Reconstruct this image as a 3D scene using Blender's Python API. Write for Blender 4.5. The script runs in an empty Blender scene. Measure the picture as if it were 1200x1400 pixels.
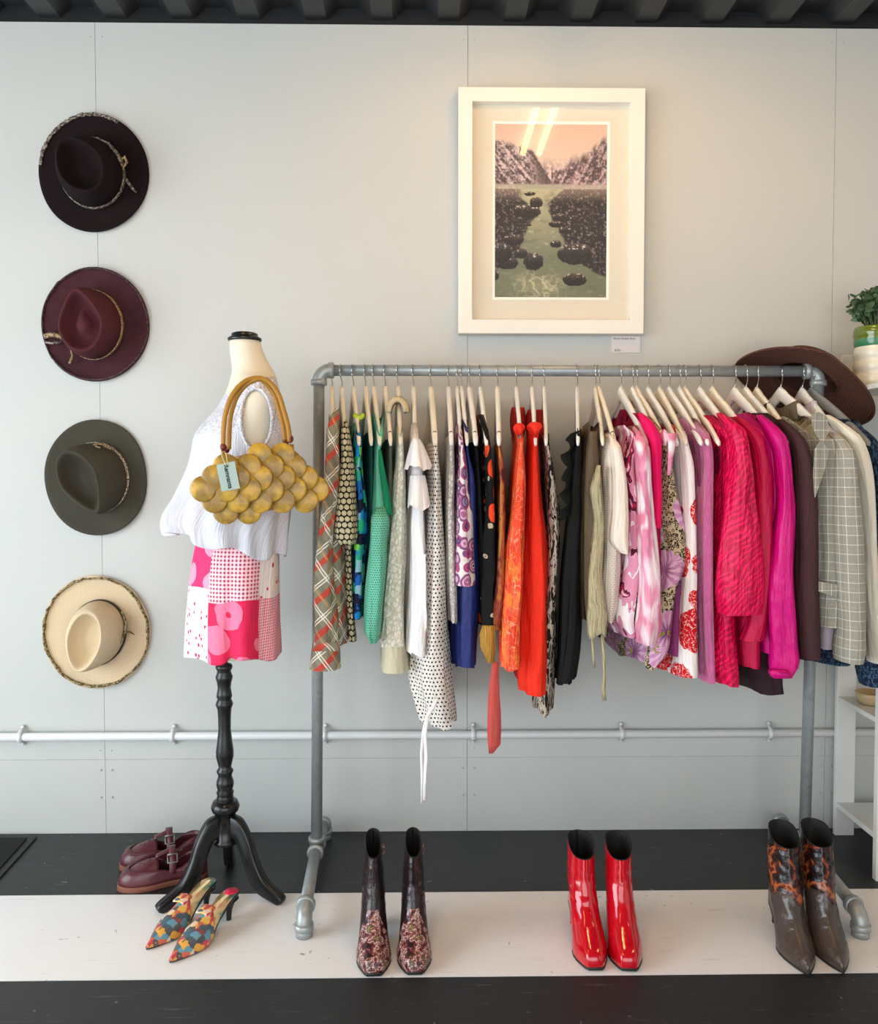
import bpy, math, random
from mathutils import Vector, Matrix, noise
random.seed(7)
PI = math.pi
SC = bpy.context.scene
COL = SC.collection

# ------------------------------------------------------------------ camera
F = 1150.0; PCX, PCY = 600.0, 680.0
DIST = 2.73; EYE = 1.195
PITCH = math.radians(1.99); YAW = math.radians(0.9)
CAMP = Vector((0.0, -DIST, EYE))
FW = Vector((math.sin(YAW)*math.cos(PITCH), math.cos(YAW)*math.cos(PITCH), -math.sin(PITCH)))
RT = Vector((math.cos(YAW), -math.sin(YAW), 0.0))
UP = RT.cross(FW)
cam_d = bpy.data.cameras.new('camera'); cam = bpy.data.objects.new('camera', cam_d); COL.objects.link(cam)
cam.location = CAMP; cam.rotation_euler = (PI/2 - PITCH, 0, -YAW)
cam_d.sensor_fit = 'HORIZONTAL'; cam_d.sensor_width = 36.0; cam_d.lens = 36.0*F/1200.0
cam_d.shift_y = -20.0/1200.0; cam_d.clip_start = 0.05
SC.camera = cam

def U(px, py, y):
    """world point seen at photo position (px, py) and standing at depth y"""
    d = FW + RT*((px-PCX)/F) - UP*((py-PCY)/F)
    return CAMP + d*((y-CAMP.y)/d.y)
def UZ(px, py, z):
    """world point at height z (for things on the floor)"""
    d = FW + RT*((px-PCX)/F) - UP*((py-PCY)/F)
    return CAMP + d*((z-CAMP.z)/d.z)

# ------------------------------------------------------------------ materials
def C(h, k=1.0):
    h = h.lstrip('#'); o = []
    for i in (0, 2, 4):
        c = int(h[i:i+2], 16)/255.0
        o.append(min(1.0, (c/12.92 if c <= .04045 else ((c+.055)/1.055)**2.4)*k))
    return (o[0], o[1], o[2], 1.0)
def col(c): return C(c) if isinstance(c, str) else c

class NT:
    def __init__(s, name):
        s.m = bpy.data.materials.new(name); s.m.use_nodes = True
        s.t = s.m.node_tree; s.b = s.t.nodes['Principled BSDF']
    def n(s, typ, **kw):
        n = s.t.nodes.new(typ)
        for k, v in kw.items(): setattr(n, k, v)
        return n
    def put(s, sock, v):
        if hasattr(v, 'is_output'): s.t.links.new(v, sock)
        elif isinstance(v, str): sock.default_value = C(v)
        else:
            try: sock.default_value = v
            except Exception: sock.default_value = (v, v, v)
    def uv(s, scale=1.0, rot=0.0, src='UV', loc=(0,0,0)):
        tc = s.n('ShaderNodeTexCoord'); mp = s.n('ShaderNodeMapping')
        s.t.links.new(tc.outputs[src], mp.inputs[0])
        mp.inputs['Scale'].default_value = (scale,)*3 if not isinstance(scale, tuple) else scale
        mp.inputs['Rotation'].default_value = (0, 0, rot); mp.inputs['Location'].default_value = loc
        return mp.outputs[0]
    def xy(s, v):
        n = s.n('ShaderNodeSeparateXYZ'); s.put(n.inputs[0], v); return n.outputs[0], n.outputs[1]
    def xyz(s, v):
        n = s.n('ShaderNodeSeparateXYZ'); s.put(n.inputs[0], v); return n.outputs
    def ma(s, op, a, b=0.0, c=None):
        n = s.n('ShaderNodeMath', operation=op); s.put(n.inputs[0], a); s.put(n.inputs[1], b)
        if c is not None: s.put(n.inputs[2], c)
        return n.outputs[0]
    def vm(s, op, a, b):
        n = s.n('ShaderNodeVectorMath', operation=op); s.put(n.inputs[0], a); s.put(n.inputs[1], b); return n.outputs[0]
    def mix(s, f, a, b, mode='MIX'):
        n = s.n('ShaderNodeMix', data_type='RGBA', blend_type=mode)
        s.put(n.inputs[0], f); s.put(n.inputs[6], a); s.put(n.inputs[7], b); return n.outputs[2]
    def noise(s, v, scale=5.0, detail=2.0, rough=.5, dist=0.0, out=0):
        n = s.n('ShaderNodeTexNoise'); s.put(n.inputs['Vector'], v); n.inputs['Scale'].default_value = scale
        n.inputs['Detail'].default_value = detail; n.inputs['Roughness'].default_value = rough; n.inputs['Distortion'].default_value = dist
        return n.outputs[out]
    def voro(s, v, scale=5.0, feature='F1', out='Distance', rnd=1.0):
        n = s.n('ShaderNodeTexVoronoi', feature=feature); s.put(n.inputs['Vector'], v); n.inputs['Scale'].default_value = scale
        n.inputs['Randomness'].default_value = rnd
        return n.outputs[out]
    def ramp(s, f, stops, interp='LINEAR'):
        n = s.n('ShaderNodeValToRGB'); n.color_ramp.interpolation = interp
        while len(n.color_ramp.elements) < len(stops): n.color_ramp.elements.new(.5)
        for e, (p, c) in zip(n.color_ramp.elements, stops): e.position = p; e.color = col(c)
        s.put(n.inputs[0], f); return n.outputs[0]
    def lt(s, a, b): return s.ma('LESS_THAN', a, b)
    def gt(s, a, b): return s.ma('GREATER_THAN', a, b)
    def step(s, a, lo, hi):
        n = s.n('ShaderNodeMapRange', interpolation_type='SMOOTHSTEP'); s.put(n.inputs[0], a)
        n.inputs[1].default_value = lo; n.inputs[2].default_value = hi; return n.outputs[0]
    def warp(s, v, scale, amt):
        c = s.noise(v, scale, 2, out=1); d = s.vm('SUBTRACT', c, (.5, .5, .5))
        n = s.n('ShaderNodeVectorMath', operation='SCALE'); s.put(n.inputs[0], d); n.inputs[3].default_value = amt
        return s.vm('ADD', v, n.outputs[0])
    def bump(s, h, strength=.3, dist=.002):
        n = s.n('ShaderNodeBump'); n.inputs['Strength'].default_value = strength; n.inputs['Distance'].default_value = dist
        s.put(n.inputs['Height'], h); s.t.links.new(n.outputs[0], s.b.inputs['Normal'])
    def done(s, color=None, rough=.6, **kw):
        if color is not None: s.put(s.b.inputs['Base Color'], color)
        s.put(s.b.inputs['Roughness'], rough)
        for k, v in kw.items(): s.put(s.b.inputs[k.replace('_', ' ')], v)
        return s.m

def plain(name, c, rough=.6, var=0.0, vscale=8.0, bump=0.0, bscale=200.0, bdist=.001, **kw):
    t = NT(name); v = t.uv(1, src='Object'); cc = col(c)
    if var:
        dk = tuple(x*(1-var) for x in cc[:3]) + (1,); lt_ = tuple(min(1, x*(1+var*.6)) for x in cc[:3]) + (1,)
        cc = t.mix(t.noise(v, vscale, 3), dk, lt_)
    if bump: t.bump(t.noise(v, bscale, 2), bump, bdist)
    return t.done(cc, rough, **kw)

# ------------------------------------------------------------------ meshes
class MB:
    """collects faces; build() makes ONE mesh object"""
    def __init__(s): s.v = []; s.f = []; s.uv = []; s.mi = []; s.sm = []
    def add(s, verts, faces, uvs=None, mi=0, smooth=True):
        o = len(s.v); s.v += [Vector(p) for p in verts]
        for i, f in enumerate(faces):
            s.f.append([o+k for k in f]); s.mi.append(mi); s.sm.append(smooth)
            s.uv.append(uvs[i] if uvs else [(0, 0)]*len(f))
        return s
    def box(s, lo, hi, mi=0, M=None):
        x0, y0, z0 = lo; x1, y1, z1 = hi
        v = [Vector(p) for p in ((x0,y0,z0),(x1,y0,z0),(x1,y1,z0),(x0,y1,z0),(x0,y0,z1),(x1,y0,z1),(x1,y1,z1),(x0,y1,z1))]
        if M: v = [M @ p for p in v]
        f = [(0,3,2,1),(4,5,6,7),(0,1,5,4),(1,2,6,5),(2,3,7,6),(3,0,4,7)]
        return s.add(v, f, None, mi, False)
    def loft(s, rings, closed=True, cap0=False, cap1=False, mi=0, smooth=True, uv='m'):
        n = len(rings[0]); m = len(rings); vs = [Vector(p) for r in rings for p in r]
        rr = range(n if closed else n-1)
        # metric uv : u along the ring of widest girth, v along rows
        mid = rings[m//2]; us = [0.0]
        for i in range(n): us.append(us[-1] + (Vector(mid[(i+1) % n])-Vector(mid[i])).length)
        vv = [0.0]
        for j in range(1, m):
            vv.append(vv[-1] + sum((Vector(rings[j][i])-Vector(rings[j-1][i])).length for i in range(n))/n)
        F_, Uv = [], []
        for j in range(m-1):
            for i in rr:
                k = (i+1) % n
                F_.append((j*n+i, j*n+k, (j+1)*n+k, (j+1)*n+i))
                Uv.append(((us[i], vv[j]), (us[i+1], vv[j]), (us[i+1], vv[j+1]), (us[i], vv[j+1])))
        if uv == 'z':      # hanging cloth : u measured round each ring from its middle, v straight down
            UU = []
            for r in rings:
                q = [0.0]
                for i in range(n): q.append(q[-1] + (Vector(r[(i+1) % n])-Vector(r[i])).length)
                h = q[-1]/2; UU.append([a-h for a in q])
            Z = [[-Vector(p).z for p in r] for r in rings]; Uv = []
            for j in range(m-1):
                for i in rr:
                    k = (i+1) % n
                    Uv.append(((UU[j][i], Z[j][i]), (UU[j][i+1], Z[j][k]), (UU[j+1][i+1], Z[j+1][k]), (UU[j+1][i], Z[j+1][i])))
        if cap0: F_.append(tuple(range(n))[::-1]); Uv.append([(us[i], 0) for i in range(n)])
        if cap1: F_.append(tuple((m-1)*n+i for i in range(n))); Uv.append([(us[i], vv[-1]) for i in range(n)])
        return s.add(vs, F_, Uv, mi, smooth)
    def tube(s, pts, r, n=10, mi=0, caps=True, flat=None):
        pts = [Vector(p) for p in pts]; rings = []
        rs = r if isinstance(r, (list, tuple)) else [r]*len(pts)
        t0 = (pts[1]-pts[0]).normalized()
        a = Vector((0, 0, 1)) if abs(t0.z) < .9 else Vector((0, 1, 0))
        nrm = (a - t0*a.dot(t0)).normalized()
        for i, p in enumerate(pts):
            t = ((pts[min(i+1, len(pts)-1)]-pts[max(i-1, 0)])).normalized()
            nrm = (nrm - t*nrm.dot(t))
            nrm = nrm.normalized() if nrm.length > 1e-6 else t.orthogonal().normalized()
            b = t.cross(nrm)
            k = flat if flat else 1.0
            rings.append([p + nrm*(rs[i]*math.cos(2*PI*q/n)) + b*(rs[i]*k*math.sin(2*PI*q/n)) for q in range(n)])
        return s.loft(rings, True, caps, caps, mi)
    def lathe(s, prof, c=(0,0,0), axis='Z', n=28, mi=0, cap0=True, cap1=True):
        c = Vector(c); rings = []
        for r, h in prof:
            ring = []
            for q in range(n):
                a = 2*PI*q/n; x, y = r*math.cos(a), r*math.sin(a)
                if axis == 'Z': p = (x, y, h)
                elif axis == 'Y': p = (x, h, y)
                else: p = (h, x, y)
                ring.append(c + Vector(p))
            rings.append(ring)
        return s.loft(rings, True, cap0, cap1, mi)
    def ball(s, c, r, n=10, mi=0):
        c = Vector(c); rx = r if isinstance(r, (tuple, list)) else (r, r, r)
        rings = []
        for j in range(n//2+1):
            a = PI*j/(n//2); q = max(.02, math.sin(a))
            rings.append([c+Vector((rx[0]*q*math.cos(2*PI*i/n), rx[1]*q*math.sin(2*PI*i/n), rx[2]*math.cos(a))) for i in range(n)])
        return s.loft(rings, True, True, True, mi)
    def grid(s, fn, nu, nv, mi=0, us=1.0, vs=1.0):
        v = [fn(i/nu, j/nv) for j in range(nv+1) for i in range(nu+1)]
        f, uv = [], []
        for j in range(nv):
            for i in range(nu):
                a = j*(nu+1)+i; f.append((a, a+1, a+nu+2, a+nu+1))
                uv.append(((i/nu*us, j/nv*vs), ((i+1)/nu*us, j/nv*vs), ((i+1)/nu*us, (j+1)/nv*vs), (i/nu*us, (j+1)/nv*vs)))
        return s.add(v, f, uv, mi)
    def build(s, name, mats, parent=None, solid=0.0, bevel=0.0, sub=0, fix=True):
        me = bpy.data.meshes.new(name)
        off = Vector(parent['_w']) if parent is not None else Vector((0, 0, 0))
        me.from_pydata([tuple(p-off) for p in s.v], [], s.f)
        mats = mats if isinstance(mats, (list, tuple)) else [mats]
        for m in mats: me.materials.append(m)
        ul = me.uv_layers.new(name='UVMap'); k = 0
        dat = [0.0]*(2*len(me.loops))
        for p, u in zip(me.polygons, s.uv):
            for li, q in zip(p.loop_indices, u): dat[2*li] = q[0]; dat[2*li+1] = q[1]
        ul.data.foreach_set('uv', dat)
        me.polygons.foreach_set('material_index', s.mi); me.polygons.foreach_set('use_smooth', s.sm)
        if fix:
            import bmesh
            bm = bmesh.new(); bm.from_mesh(me); bmesh.ops.recalc_face_normals(bm, faces=bm.faces[:]); bm.to_mesh(me); bm.free()
        me.update()
        o = bpy.data.objects.new(name, me); COL.objects.link(o)
        if parent is not None: o.parent = parent
        o['_w'] = tuple(off)
        if solid: md = o.modifiers.new('thickness', 'SOLIDIFY'); md.thickness = solid; md.offset = 0
        if bevel:
            md = o.modifiers.new('bevel', 'BEVEL'); md.width = bevel; md.segments = 2; md.limit_method = 'ANGLE'
        if sub: md = o.modifiers.new('sub', 'SUBSURF'); md.levels = sub; md.render_levels = sub
        return o

def tag(o, label, cat, group=None):
    o['label'] = label; o['category'] = cat
    if group: o['group'] = group
    return o
def struct(o): o['kind'] = 'structure'; return o
def thing(name, label, cat, loc, group=None):
    o = bpy.data.objects.new(name, None); COL.objects.link(o); o.location = loc; o.empty_display_size = .05
    o['_w'] = tuple(loc)
    return tag(o, label, cat, group)
def clean():
    for o in SC.objects:
        if '_w' in o: del o['_w']
def sstep(a, lo, hi):
    t = max(0.0, min(1.0, (a-lo)/(hi-lo))) if hi != lo else float(a >= hi)
    return t*t*(3-2*t)
def lerp(a, b, t): return a+(b-a)*t
def interp(tab, x):
    """piecewise smooth table [(x, y...)] ascending in x"""
    if x <= tab[0][0]: return tab[0][1:] if len(tab[0]) > 2 else tab[0][1]
    for a, b in zip(tab, tab[1:]):
        if x <= b[0]:
            t = (x-a[0])/(b[0]-a[0]) if b[0] != a[0] else 0
            if len(a) > 2: return tuple(lerp(p, q, t) for p, q in zip(a[1:], b[1:]))
            return lerp(a[1], b[1], t)
    return tab[-1][1:] if len(tab[-1]) > 2 else tab[-1][1]
def ctab(tab, x):
    """catmull-rom version of interp for single valued tables"""
    n = len(tab)
    if x <= tab[0][0]: return tab[0][1]
    if x >= tab[-1][0]: return tab[-1][1]
    for i in range(n-1):
        if tab[i][0] <= x <= tab[i+1][0]:
            x1, y1 = tab[i]; x2, y2 = tab[i+1]
            x0, y0 = tab[i-1] if i else (2*x1-x2, 2*y1-y2)
            x3, y3 = tab[i+2] if i+2 < n else (2*x2-x1, 2*y2-y1)
            t = (x-x1)/(x2-x1); d = x2-x1
            m1 = (y2-y0)/(x2-x0)*d; m2 = (y3-y1)/(x3-x1)*d
            return (2*t**3-3*t**2+1)*y1+(t**3-2*t**2+t)*m1+(-2*t**3+3*t**2)*y2+(t**3-t**2)*m2
def arc(c, r, a0, a1, n, ax, ay):
    c = Vector(c); ax = Vector(ax); ay = Vector(ay)
    return [c+ax*(r*math.cos(lerp(a0, a1, i/n)))+ay*(r*math.sin(lerp(a0, a1, i/n))) for i in range(n+1)]
def smoothpath(pts, k=6):
    pts = [Vector(p) for p in pts]; out = []
    for i in range(len(pts)-1):
        p0 = pts[i-1] if i else pts[0]*2-pts[1]; p1, p2 = pts[i], pts[i+1]
        p3 = pts[i+2] if i+2 < len(pts) else pts[-1]*2-pts[-2]
        for j in range(k):
            t = j/k
            out.append(.5*((2*p1)+(p2-p0)*t+(2*p0-5*p1+4*p2-p3)*t*t+(-p0+3*p1-3*p2+p3)*t**3))
    out.append(pts[-1]); return out
def text_mesh(name, body, size, mat, M, parent, extrude=.0002, font_scale_x=1.0, bold=0.0):
    """lettering as a thin mesh; M places it (text lies in its local xy plane)"""
    cu = bpy.data.curves.new(name, 'FONT'); cu.body = body; cu.size = size; cu.extrude = extrude; cu.offset = bold
    cu.align_x = 'CENTER'; cu.align_y = 'CENTER'
    ob = bpy.data.objects.new(name, cu); COL.objects.link(ob)
    dg = bpy.context.evaluated_depsgraph_get(); dg.update()
    me = bpy.data.meshes.new_from_object(ob.evaluated_get(dg))
    COL.objects.unlink(ob); bpy.data.objects.remove(ob); bpy.data.curves.remove(cu)
    off = Vector(parent['_w'])
    for v in me.vertices: v.co = (M @ Vector((v.co.x*font_scale_x, v.co.y, v.co.z))) - off
    me.materials.clear(); me.materials.append(mat)
    o = bpy.data.objects.new(name, me); COL.objects.link(o); o.parent = parent; o['_w'] = tuple(off)
    return o
# ------------------------------------------------------------------ the room
def m_wall():
    t = NT('white_painted_ply'); v = t.uv(1, src='Object')
    a = t.noise(v, 1.3, 3); c = t.mix(a, '#bcbeb9', '#c3c3be')
    sp = t.voro(t.warp(v, 3, .3), 5.0)                       # a few small dark knocks in the paint
    c = t.mix(t.lt(sp, .012), c, '#8e8b84')
    st = t.noise(t.uv((40, 40, 3), src='Object'), 1.0, 3)
    t.bump(t.ma('ADD', st, t.ma('MULTIPLY', t.noise(v, 60, 3), .5)), .12, .002)
    return t.done(c, .5, Specular_IOR_Level=.35)
def m_floor(name, base, dark, wear, spots, rough):
    t = NT(name); v = t.uv(1, src='Object')
    c = t.mix(t.noise(v, 2.2, 4, .6), base, dark)
    streak = t.noise(t.uv((2.0, 26, 1), src='Object'), 3.0, 5, .7)
    c = t.mix(t.ma('MULTIPLY', t.step(streak, .60, .72), .5), c, wear)
    scr = t.noise(t.warp(t.uv((6, 40, 1), src='Object'), 2, 1.0), 6, 6, .8)
    c = t.mix(t.ma('MULTIPLY', t.step(scr, .60, .70), .5), c, wear)
    sp = t.voro(t.warp(v, 9, .2), 15.0); c = t.mix(t.ma('MULTIPLY', t.lt(sp, .06), .6), c, spots)
    dn = t.noise(v, 30, 3); dt = t.voro(t.warp(v, 4, .4), 3.2); c = t.mix(t.ma('MULTIPLY', t.lt(dt, .03), .8), c, spots)
    t.bump(t.ma('ADD', streak, t.ma('MULTIPLY', dn, .6)), .25, .002)
    return t.done(c, t.ma('ADD', rough, t.ma('MULTIPLY', streak, .25)))
M_wall = m_wall()
M_black = m_floor('black_painted_boards', '#1e2022', '#29292b', '#77797b', '#8f9192', .34)
M_white = m_floor('white_painted_boards', '#f6f6f6', '#eeedec', '#c4bcb0', '#8c857c', .38)
M_seam = plain('seam_shadow_gap', '#b5b3ad', .8)
M_ceil = plain('black_painted_corrugated_steel', '#1c1d1f', .4, .25, 6)
WALL_H = 2.605
XL, XR, YF = -2.9, 3.0, -4.6

# back wall: upright sheets over a low course of panels, thin grooves between
SEAMX = [U(136, 500, 0).x, U(639, 500, 0).x, U(1136, 500, 0).x]
zs = U(600, 1036, 0).z
xs = [XL, SEAMX[0]-1.2] + SEAMX + [SEAMX[2]+1.2, XR]
mb = MB(); g = .0006
for i in range(len(xs)-1):
    mb.box((xs[i]+g, 0, zs+g), (xs[i+1]-g, .03, WALL_H))
    mb.box((xs[i]+g, 0.002, 0), (xs[i+1]-g, .03, zs-g))
mb.box((XL, .022, 0), (XR, .05, WALL_H), 1)
for sx in SEAMX[:3]:                                          # screw heads beside the seams
    for z in (WALL_H-.045, 1.72, zs-.035, zs+.03, .12):
        for dx in (-.018, .018):
            mb.lathe([(.0001, -.0015), (.003, -.0012), (.0036, .001)], (sx+dx+.003, 0, z), 'Y', 8)
struct(mb.build('wall_back', [M_wall, M_seam]))

# floor: painted boards running along the wall
BW = .397; mb = MB(); y = .05
edges = [0.05, -BW, -2*BW, -3*BW, -4*BW, -5*BW, -6*BW, -7*BW, -8*BW, -9*BW, -10*BW, YF]
for i in range(len(edges)-1):
    mb.box((XL, edges[i+1]+.0012, -.02), (XR, edges[i]-(.0012 if i else 0), 0), 0 if i % 2 == 0 else 1)
mb.box((XL, YF, -.05), (XR, .05, -.012), 0)
struct(mb.build('floor', [M_black, M_white]))

# ceiling: corrugated container roof, ribs running away from the wall
per = .21; prof = []
x = XL
while x < XR:
    prof += [(x, 0), (x+.066, 0), (x+.105, .036), (x+.171, .036)]; x += per
mb = MB()
mb.loft([[(px, .05, WALL_H+.015+h) for px, h in prof], [(px, YF, WALL_H+.015+h) for px, h in prof]], False, smooth=False)
mb.box((XL, YF, WALL_H+.06), (XR, .05, WALL_H+.09))
struct(mb.build('ceiling', M_ceil))
mb = MB(); mb.box((XL, .004, WALL_H-.004), (XR, .05, WALL_H+.06)); struct(mb.build('trim_1', M_ceil))

# side and front walls with their big glazed openings (out of frame; they let the daylight in)
M_wall2 = plain('white_side_wall', '#d5d6d3', .55)
mb = MB()
mb.box((XL-.05, -.75, 0), (XL, .05, WALL_H+.09)); mb.box((XL-.05, YF, 0), (XL, -3.75, WALL_H+.09)); mb.box((XL-.05, -3.75, 2.35), (XL, -.75, WALL_H+.09))
struct(mb.build('wall_left', M_wall2))
mb = MB(); mb.box((XR, YF, 0), (XR+.05, .05, WALL_H+.09)); struct(mb.build('wall_right', M_wall2))
mb = MB()
mb.box((XL, YF-.05, 0), (-2.2, YF, WALL_H+.09)); mb.box((2.2, YF-.05, 0), (XR, YF, WALL_H+.09)); mb.box((-2.2, YF-.05, 2.3), (2.2, YF, WALL_H+.09))
struct(mb.build('wall_front', M_wall2))

# conduit pipe along the wall with saddle clamps
M_pipe = plain('white_painted_pipe', '#dadbd9', .35)
yp = -.022
p0, p1 = U(-160, 1012, yp), U(1420, 997, yp)
p0.z = p1.z = (p0.z+p1.z)/2; p0.x, p1.x = XL+.001, XR-.001
rt = thing('conduit_pipe', 'long white painted conduit pipe clipped along the wall near the floor', 'pipe', (0, yp, p0.z-.011))
mb = MB(); mb.tube([p0, p1], .0132, 16); mb.build('pipe', M_pipe, rt)
for px in (28, 236, 444, 647, 850, 1053):
    c = U(px, 1004, yp); z = p0.z; mb = MB(); w = .007
    prof = [(-.002, .032)] + [(-.022-.0150*math.cos(a)+.001, .0158*math.sin(a)) for a in [PI*.5-PI*i/10 for i in range(11)]] + [(-.002, -.03)]
    mb.loft([[(c.x-w, y_, z+z_), (c.x+w, y_, z+z_)] for y_, z_ in prof], False)
    for s_ in (.027, -.026): mb.ball((c.x, -.006, z+s_), (.005, .005, .005), 8)
    mb.build('saddle_clamp', M_pipe, rt, solid=.004)

# black entrance mat at the left edge of the floor
M_rub = plain('black_rubber', '#17181a', .5); M_pile = plain('charcoal_ribbed_pile', '#141517', .95, .5, 120, .8, 260, .004)
a = UZ(-150, 1146, 0); b = UZ(52, 1144, 0); c = UZ(0, 1202, 0)
rt = thing('door_mat', 'black entrance mat lying on the dark boards at the left edge', 'mat', ((b.x+a.x)/2, -.2, 0))
x1 = b.x; y0 = -.03; y1 = UZ(0, 1203, 0).y - .12
# right edge runs towards the camera
dxdy = (c.x-b.x)/(c.y-b.y)
def mat_quad(ins, z0, z1):
    X1 = lambda yy: b.x-ins + (yy-b.y)*dxdy
    return [(a.x, y1+ins, z0), (X1(y1)-0, y1+ins, z0), (X1(y0), y0-ins, z0), (a.x, y0-ins, z0)], [(a.x, y1+ins, z1), (X1(y1), y1+ins, z1), (X1(y0), y0-ins, z1), (a.x, y0-ins, z1)]
mb = MB(); q0, q1 = mat_quad(0, 0.0005, .006); mb.loft([q0, q1], True, True, True, smooth=False); mb.build('border', M_rub, rt)
mb = MB(); q0, q1 = mat_quad(.022, .0055, .011); mb.loft([q0, q1], True, True, True, smooth=False); mb.build('pile_panel', M_pile, rt)

# ------------------------------------------------------------------ light
w = bpy.data.worlds.new('world'); SC.world = w; w.use_nodes = True
w.node_tree.nodes['Background'].inputs[0].default_value = (.80, .90, 1.0, 1); w.node_tree.nodes['Background'].inputs[1].default_value = 1.0
def area(name, loc, rot, sx, sy, power, color):
    d = bpy.data.lights.new(name, 'AREA'); d.shape = 'RECTANGLE'; d.size = sx; d.size_y = sy; d.energy = power; d.color = color
    o = bpy.data.objects.new(name, d); COL.objects.link(o); o.location = loc; o.rotation_euler = rot
    return o
area('daylight_left', (XL-.25, -2.25, 1.2), (0, -PI/2, 0), 2.3, 3.0, 135, (.82, .93, 1.0))
area('daylight_front', (0.0, YF-.3, 1.2), (PI/2, 0, 0), 4.4, 2.3, 78, (.96, .98, 1.0))

# twin fluorescent fitting on the ceiling (seen mirrored in the picture glass)
def m_tube():
    t = NT('lit_fluorescent_tube'); t.put(t.b.inputs['Emission Color'], C('#ffc880')); t.b.inputs['Emission Strength'].default_value = 34.0
    return t.done('#ffffff', .4)
M_tube = m_tube(); M_fit = plain('white_light_fitting', '#e8e8e6', .4)
def tube_light(TX, y0, y1, label):
    rt = thing('tube_light', label, 'light', ((TX[0]+TX[1])/2, (y0+y1)/2, 2.55), 'ceiling tube lights')
    mb = MB(); mb.box((TX[0]-.05, y0-.03, 2.572), (TX[1]+.05, y1+.03, 2.60)); mb.build('housing', M_fit, rt, bevel=.005)
    for x in TX:
        mb = MB(); mb.tube([(x, y0, 2.555), (x, y1, 2.555)], .013, 12); mb.build('tube', M_tube, rt)
tube_light((.42, .49), -.99, -.39, 'twin fluorescent tube light mirrored in the picture glass')
tube_light((-.59, -.52), -2.3, -1.1, 'unseen twin fluorescent tube light added for broad warm light on the upper wall')  # added out of view to spread warm light over the upper wall
tube_light((1.72, 1.79), -1.5, -.9, 'unseen twin fluorescent tube light added at the right for warm light')  # unseen fitting, added to warm the right-hand side
SC.view_settings.view_transform = 'Standard'; SC.view_settings.look = 'None'; SC.view_settings.gamma = 1; SC.view_settings.use_curve_mapping = False
SC.view_settings.exposure = 0.02
# ------------------------------------------------------------------ clothes rail of galvanised pipe
def m_galv():
    t = NT('galvanised_steel'); v = t.uv(1, src='Object')
    c = t.mix(t.voro(v, 70, out='Color'), '#8b9193', '#a8aeae')
    c = t.mix(t.noise(v, 6, 3), c, '#9aa0a1')
    return t.done(c, t.ma('ADD', .30, t.ma('MULTIPLY', t.noise(v, 25, 2), .2)), Metallic=.4)
M_galv = m_galv()
M_fit2 = plain('galvanised_cast_fitting', '#a3a8a6', .38, .2, 40, .3, 120, .001, Metallic=.4)
YR = -.19; RR = .0168
A = U(436, 507, YR); B = U(1119, 507, YR); ZR = (A.z+B.z)/2; A.z = B.z = ZR
YB = -.254
RX0, RX1 = A.x, B.x
la = UZ(425, 1190, .055); lb = UZ(1125, 1184, .055)
TL = Vector((la.x, YB, .062)); TRr = Vector((lb.x, YB, .062))
rack = thing('clothes_rack', 'galvanised pipe clothes rail loaded with garments along the wall', 'clothes rail', ((A.x+B.x)/2, YB, 0))
mb = MB(); mb.tube([(A.x+.03, YR, ZR), (B.x-.03, YR, ZR)], RR, 20); mb.build('hanging_rail', M_galv, rack)
def elbow(c, d1, d2, name, r=.0205):
    """cast elbow joining directions d1 and d2 at corner c"""
    d1 = Vector(d1).normalized(); d2 = Vector(d2).normalized(); c = Vector(c); R = .034
    mb = MB(); path = [c+d1*R]
    o = c+d1*R+d2*R
    for i in range(1, 9):
        a = PI/2*i/8; path.append(o - d2*(R*math.cos(a)) - d1*(R*math.sin(a)))
    mb.tube(path, r, 18)
    for d in (d1, d2):
        p = c+d*R; mb.tube([p-d*.006, p-d*.005, p+d*.010, p+d*.011], [r, r+.004, r+.004, r-.001], 18)
    mb.build(name, M_fit2, rack)
for P, T, sx in ((A, TL, 1), (B, TRr, -1)):
    d = (T-P).normalized()
    elbow(P, (sx, 0, 0), d, 'elbow_joint')
    mb = MB(); mb.tube([P+d*.03, T-d*.02], RR, 20); mb.build('upright_post', M_galv, rack)
    yF = UZ(416 if sx > 0 else 1184, 1264, .03).y
    mb = MB(); mb.tube([T-d*.035, T-d*.034, T-d*.022, T-d*.021, T-d*.0], [.0195, .0245, .0245, .0205, .0205], 18)
    mb.tube([T+Vector((0, q, 0)) for q in (-.036, -.035, -.024, -.023, .023, .024, .035, .036)], [.0195, .0245, .0245, .0205, .0205, .0245, .0245, .0195], 18)
    mb.build('tee_joint', M_fit2, rack)
    xF = UZ(416 if sx > 0 else 1174, 1262, .03).x
    fF = Vector((xF, yF, .062)); fB = Vector((T.x, -.05, .062))
    mb = MB(); mb.tube([T+Vector((0, -.03, 0)), fF+Vector((0, .03, 0))], RR, 18); mb.build('foot_pipe', M_galv, rack)
    mb = MB(); mb.tube([T+Vector((0, .03, 0)), fB+Vector((0, -.03, 0))], RR, 18); mb.build('foot_pipe', M_galv, rack)
    elbow(fF, (0, 1, 0), (0, 0, -1), 'foot_elbow'); elbow(fB, (0, -1, 0), (0, 0, -1), 'foot_elbow')
    for f in (fF, fB):
        mb = MB(); mb.lathe([(.019, .0005), (.0215, .001), (.0215, .019), (.02, .02)], (f.x, f.y, 0), n=18); mb.build('end_cap', M_galv, rack)

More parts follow.
